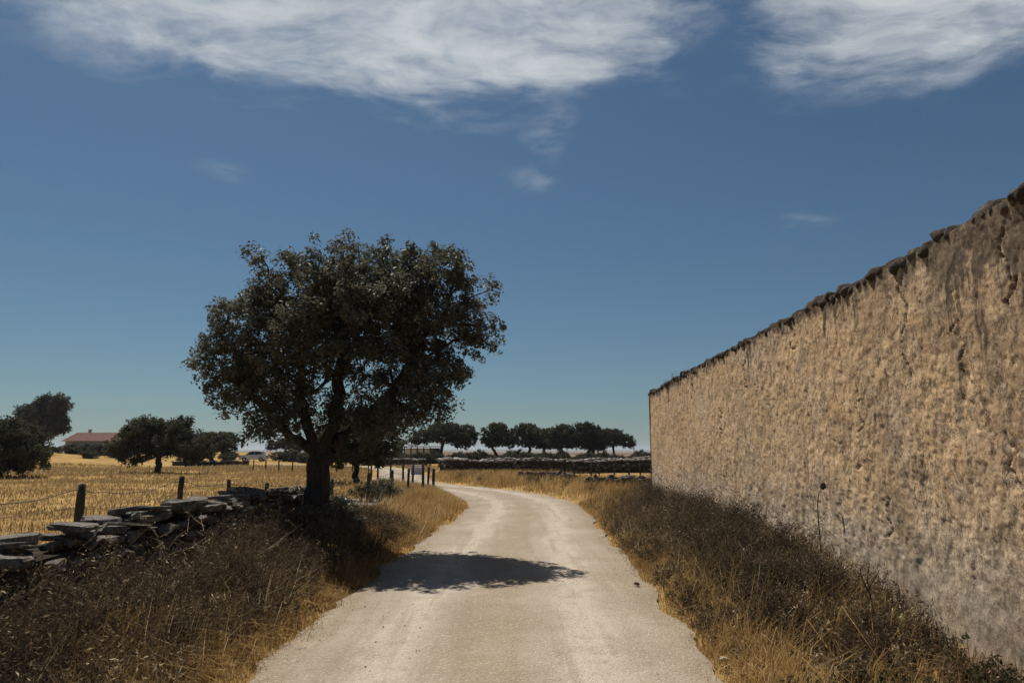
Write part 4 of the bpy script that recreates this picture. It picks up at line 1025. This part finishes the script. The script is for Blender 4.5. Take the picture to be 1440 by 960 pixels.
stuff('wall_weeds', 'dense dark brown weeds massed at the foot of the plastered wall', V, F, M_weed, np.clip(ti + .16 * (fbm(V[:, 0] * .8, V[:, 1] * .8, 88, 2) - .45) * 2, 0, 1))
def drg(x, y, rd, s): return np.where((s > 0) & (x < wallx(y) - .1), sstep(rd, .5, 1.0) * sstep(fbm(x * .8, y * .8, 79, 2), .5, .62) + .9 * sstep(y, 5.4, 4.3) * (rd > .35), 0)
P, rd, sd = scatter(rg, 1300, 1.6, 4.0, 3.4, 15, drg, 1.4)
V, F, ti = weeds(rg, P, rg.uniform(.10, .24, len(P)) + .12 * sstep(P[:, 1], 6, 9), 9, 8, .0035, .020, .55)
stuff('green_weeds', 'low dull green weeds growing at the near foot of the plastered wall', V, F, M_green, ti)
# --- tall pale straws standing out of both verges
def dst(x, y, rd, s): return np.where((x > -3.7) & (x < wallx(y) - .1), sstep(rd, .05, .4) * sstep(fbm(x * 1.3, y * 1.3, 87, 3), .44, .62), 0)
P, rd, sd = scatter(rg, 16000, -3.8, 4.1, 3.0, 19, dst, 1.25)
H = rg.uniform(.22, .62, len(P)) * np.where((sd > 0) & (P[:, 1] < 6.4), .5, 1)
V, F, k = blades(rg, P, H, .0022 + .0001 * P[:, 1], .75)
stuff('straw_grass', 'tall pale straw stems standing out of the verges on both sides of the track', V, F, M_straw, np.repeat(rg.uniform(0, 1, len(P)), k))
# --- inner bend and far verges
def db(x, y, rd, s): return np.where((s < 0) & (y > 13.5) & (x > -5.6 + .0 * y), sstep(rd, -.1, .25) * (.25 + .9 * sstep(fbm(x, y, 80, 3), .32, .6)) * np.where((x < -3.5) & (y > 17.0) & (y < 23.0), .05, 1), 0)
P, rd, sd = scatter(rg, 90000, -5.8, .5, 13.5, 34, db, 1.15)
H = (.12 + .26 * sstep(rd, 0, 1.0)) * rg.uniform(.5, 1.3, len(P)) * np.where((P[:, 0] < -3.0) & (P[:, 1] < 19), .45, 1)
V, F, k = blades(rg, P, H, .0055 + .00015 * P[:, 1], .5)
ti = np.clip(rg.normal(.66, .18, len(P)) + .6 * (fbm(P[:, 0] * .9, P[:, 1] * .9, 81, 2) - .5), 0, 1)
stuff('bend_grass', 'golden grass filling the inside of the bend round the fence posts', V, F, M_gold, np.repeat(ti, k))
def do(x, y, rd, s): return np.where((s > 0) & (y > 20) & ~((x > 4.0) & (y < 21.7)), sstep(rd, -.1, .3) * sstep(rd, 9, 3) * (.3 + .9 * sstep(fbm(x, y, 82, 3), .32, .6)), 0)
P, rd, sd = scatter(rg, 90000, -14, 9, 20, 48, do, 1.0)
H = (.14 + .26 * sstep(rd, 0, .8)) * rg.uniform(.5, 1.35, len(P))
V, F, k = blades(rg, P, H, .008 + .0001 * P[:, 1], .5)
ti = np.clip(rg.normal(.64, .18, len(P)) + .7 * (fbm(P[:, 0] * .7, P[:, 1] * .7, 83, 2) - .5), 0, 1)
stuff('bend_grass', 'golden grass along the outside of the bend before the dark walls', V, F, M_gold, np.repeat(ti, k))
def dow(x, y, rd, s): return np.where((s > 0) & (rd > .9) & (rd < 5), sstep(fbm(x * .7, y * .7, 84, 3), .42, .6), 0)
P, rd, sd = scatter(rg, 900, -5, 7, 23, 42, dow, 1.0)
V, F, ti = weeds(rg, P, rg.uniform(.25, .6, len(P)), 7, 4, .008, .026, .45)
stuff('bend_weeds', 'brown weeds around the tumbled stones outside the bend', V, F, M_weed, ti)
# --- stubble field on the left
n = 120000
D = 6 + 74 * rg.uniform(0, 1, n) ** 1.0; az = rg.uniform(-.80, .02, n); x = D * np.tan(az); y = D
rd, sd = road_dist(x, y)
k = (x < -5.0 - .02 * y) & (rd > .4) & (fbm(x * .35, y * .9, 85, 3) > rg.uniform(.15, .6, n)) & ~((y > 16.8) & (y < 23.7) & (x > -6.6))
P = np.stack([x, y, ground_z(x, y, rd)], 1)[k]; D = D[k]
H = (.06 + .12 * rg.uniform(0, 1, len(P)) ** 2) * (1 + D * .012)
V, F, kk = blades(rg, P, H, .006 + .00055 * D, .6, 1)
ti = np.clip(rg.normal(.5, .2, len(P)) + .7 * (fbm(P[:, 0] * .25, P[:, 1] * .7, 86, 3) - .5), 0, 1)
stuff('field_grass', 'short golden stubble covering the open field', V, F, M_field, np.repeat(ti, kk))

# loose pebbles on the track
rg = np.random.default_rng(121)
n = 1100; y = 3.2 + 22 * rg.uniform(0, 1, n) ** 1.7; cxr = np.interp(y, ROAD[:60, 1], ROAD[:60, 0]); x = cxr + rg.normal(0, 1, n).clip(-1.9, 1.9) * .9
V0 = np.array([[1, 0, 0], [-1, 0, 0], [0, 1, 0], [0, -1, 0], [0, 0, .8], [0, 0, -.8]], float); F0 = np.array([[0, 2, 4], [2, 1, 4], [1, 3, 4], [3, 0, 4], [2, 0, 5], [1, 2, 5], [3, 1, 5], [0, 3, 5]])
s = .004 + .009 * rg.uniform(0, 1, n) ** 3
V = (V0[None] * rg.uniform(.6, 1.2, (n, 6, 1)) * s[:, None, None] + np.stack([x, y, np.full(n, .018)], 1)[:, None]).reshape(-1, 3)
F = (np.arange(n)[:, None, None] * 6 + F0[None]).reshape(-1, 3)
M_peb = simple('pebble', (.24, .20, .155), (.48, .42, .34), 3, .95, 0, 0, .1, 0, 'pos')
tag(link('pebbles', npmesh('pebbles', V, F, M_peb)), 'small loose pebbles strewn over the track', 'pebbles', None, 'stuff')
M_tan = simple('tan_stone', (.34, .27, .18), (.5, .42, .3), 6, .95, .5, .01)
for (x, y, s, lb, mt) in ((1.62, 5.75, .075, 'pale tan stone at the edge of the wall side weeds', M_tan), (1.50, 8.9, .085, 'flat reddish brown stone lying at the track edge', simple('brown_stone', (.13, .075, .045), (.22, .14, .09), 6))):
    o = link('roadside_stone', stone_mesh('roadside_stone', prng, mt, npts=18), None, (x, y, .035), (.1, .2, .6), (s, s * .7, s * .5)); tag(o, lb, 'stone')

# clumped dry bushes in the weeds
rg = np.random.default_rng(151)
for side, spots, lb, gp in (('wall', ((2.55, 7.3, 1.0), (3.0, 8.5, 1.15), (2.7, 9.6, 1.0), (3.2, 10.7, 1.2), (2.35, 6.4, .8), (3.05, 7.2, .95), (2.3, 8.3, .75), (3.3, 12.6, 1.2), (2.6, 11.6, .9), (3.5, 14.8, 1.1)), 'clumped dark brown dry bush at the foot of the plastered wall', 'dry bushes at the plastered wall'),
                            ('stone', ((-3.15, 5.2, .95), (-2.85, 7.4, .9), (-3.2, 8.6, 1.1), (-3.1, 10.2, 1.1), (-2.5, 5.6, .7), (-3.3, 6.5, 1.0), (-2.6, 9.2, .8)), 'clumped dark brown dry bush below the dry stone wall', 'dry bushes below the dry stone wall')):
    first = None
    for k, (x, y, sc) in enumerate(spots):
        if k < 2:
            b = make_bush('dry_bush', rg, (x, y, gz(x, y)), lb, [(0, 0, .26, .28, .28, .22), (.16, .1, .34, .2, .2, .18), (-.18, -.05, .2, .2, .2, .15)], 70, .05, .12, 6, .055, 12, .022, M_weed, gp, 'bush', .08, .012, .2, .0035)
            b.scale = (sc, sc, sc); first = [b] if k == 0 else first + [b]
        else: copy_tree(first[k % 2], (x, y, gz(x, y)), k * 1.9, (sc, sc, sc * 1.05), lb, gp)

# single standing plants
M_stem = simple('dry_stem', (.03, .024, .018), (.08, .06, .042), 20, .95, 0)
M_yellow = simple('yellow_petal', (.62, .48, .03), (.75, .62, .06), 20, .8, 0)
th = thing('dried_thistle', (3.42, 8.15, gz(3.42, 8.15)), 'tall dried thistle with nodding dark head against the plastered wall', 'plant')
path = spline([(0, 0, 0), (.02, .03, .4), (.0, .0, .8), (.03, .02, 1.0), (.06, -.02, 1.08)], 6)
V, F = tube(path, np.linspace(.008, .004, len(path)), 5); link('stem', npmesh('stem', V, F, M_stem), th)
bm = bmesh.new(); bmesh.ops.create_icosphere(bm, subdivisions=2, radius=.030)
for v in bm.verts: v.co *= prng.uniform(.55, 1.5); v.co.z *= 1.2
bmobj('head', bm, M_stem, th, (.07, -.02, 1.10), (0, .6, 0))
for k, (q, a) in enumerate(((.35, 1), (.55, 3.4), (.7, 5.2), (.8, 2.4))):
    b = np.array([.01, .01, q]); e = b + np.array([.12 * math.cos(a), .12 * math.sin(a), .10])
    V, F = tube(np.array([b, (b + e) / 2 + [0, 0, -.01], e]), np.array([.004, .003, .002]), 4); link('side_twig', npmesh('side_twig', V, F, M_stem), th)
st = thing('dried_stalk', (2.92, 6.05, gz(2.92, 6.05)), 'bare dark forked stalk standing among the near wall weeds', 'plant')
for pts in ([(0, 0, 0), (.02, 0, .25), (.0, .02, .5), (.03, .02, .66)], [(.01, 0, .4), (-.05, 0, .52), (-.06, .01, .62)], [(.0, .01, .45), (.06, 0, .55), (.10, .01, .6)]):
    path = spline(pts, 6); V, F = tube(path, np.linspace(.006, .0025, len(path)), 5); link('stem', npmesh('stem', V, F, M_stem), st)
yf = thing('yellow_flower_plant', (-2.28, 9.35, gz(-2.28, 9.35)), 'single green plant with small yellow flowers at the track edge', 'plant')
rg = np.random.default_rng(131)
V, F, ti = weeds(rg, np.array([[0, 0, 0.]]), np.array([.34]), 9, 7, .004, .018, .25); link('foliage', npmesh('foliage', V, F, M_green, {'tint': ti}), yf)
for k in range(7):
    bm = bmesh.new(); bmesh.ops.create_uvsphere(bm, u_segments=7, v_segments=4, radius=.016)
    for v in bm.verts: v.co.z *= .5
    bmobj('flower', bm, M_yellow, yf, (prng.uniform(-.08, .08), prng.uniform(-.08, .08), prng.uniform(.26, .42)), (prng.uniform(-.5, .5), prng.uniform(-.5, .5), 0))
tuft = weeds(np.random.default_rng(3), np.array([[0, 0, 0.]]), np.array([.3]), 8, 3, .003, .008, .2)
for (y, s) in ((18.2, 1.0), (17.2, .7), (19.4, .8), (16.4, .6)):
    o = link('wall_top_tuft', npmesh('wall_top_tuft', tuft[0], tuft[1], M_weed, {'tint': tuft[2]}), None, (wallx(y) + .12, y, WH + .02), (0, 0, y), (s, s, s))
    tag(o, 'thin dry weed tuft sprouting from the top of the plastered wall', 'plant', 'tufts on the wall top')

# ------------------------------------------------------------------ far hills
rg = np.random.default_rng(141)
xs = np.linspace(-6000, 6000, 160); hh = 6 + 18 * fbm(xs * .0012, xs * 0, 91, 5)
parts = []
rows = np.array([[-900, -8], [-500, .35], [0, 1.0], [600, .5], [1200, -8]], float)
V = np.stack([np.stack([xs, 5200 + r[0] + 0 * xs, hh * r[1] if r[1] > 0 else r[1] + 0 * xs], 1) for r in rows]).reshape(-1, 3)
i = np.arange(len(rows) - 1)[:, None] * len(xs) + np.arange(len(xs) - 1)[None, :]
F = np.stack([i, i + 1, i + len(xs) + 1, i + len(xs)], -1).reshape(-1, 4)
M_hill = simple('far_hills', (.09, .085, .06), (.16, .13, .09), .004, 1, 0, 0, 0, 0, 'pos')
tag(link('hills', npmesh('hills', V, F, M_hill, None, True)), 'low far hills on the horizon', None, None, 'structure')

# ------------------------------------------------------------------ haze: thin even air round the whole place
bm = bmesh.new(); box_bm(bm, -9600, 9600, -9600, 9700, -14, 60)
m = bpy.data.materials.new('haze'); m.use_nodes = True; t = NT(m.node_tree)
pv = t.new('ShaderNodeVolumePrincipled'); pv.inputs['Color'].default_value = (.80, .88, 1.0, 1); pv.inputs['Density'].default_value = 1.2e-4; pv.inputs['Anisotropy'].default_value = .2
o = t.new('ShaderNodeOutputMaterial'); t.l.new(pv.outputs[0], o.inputs['Volume'])
tag(bmobj('haze', bm, m), 'thin pale haze filling the air', 'haze', None, 'stuff')
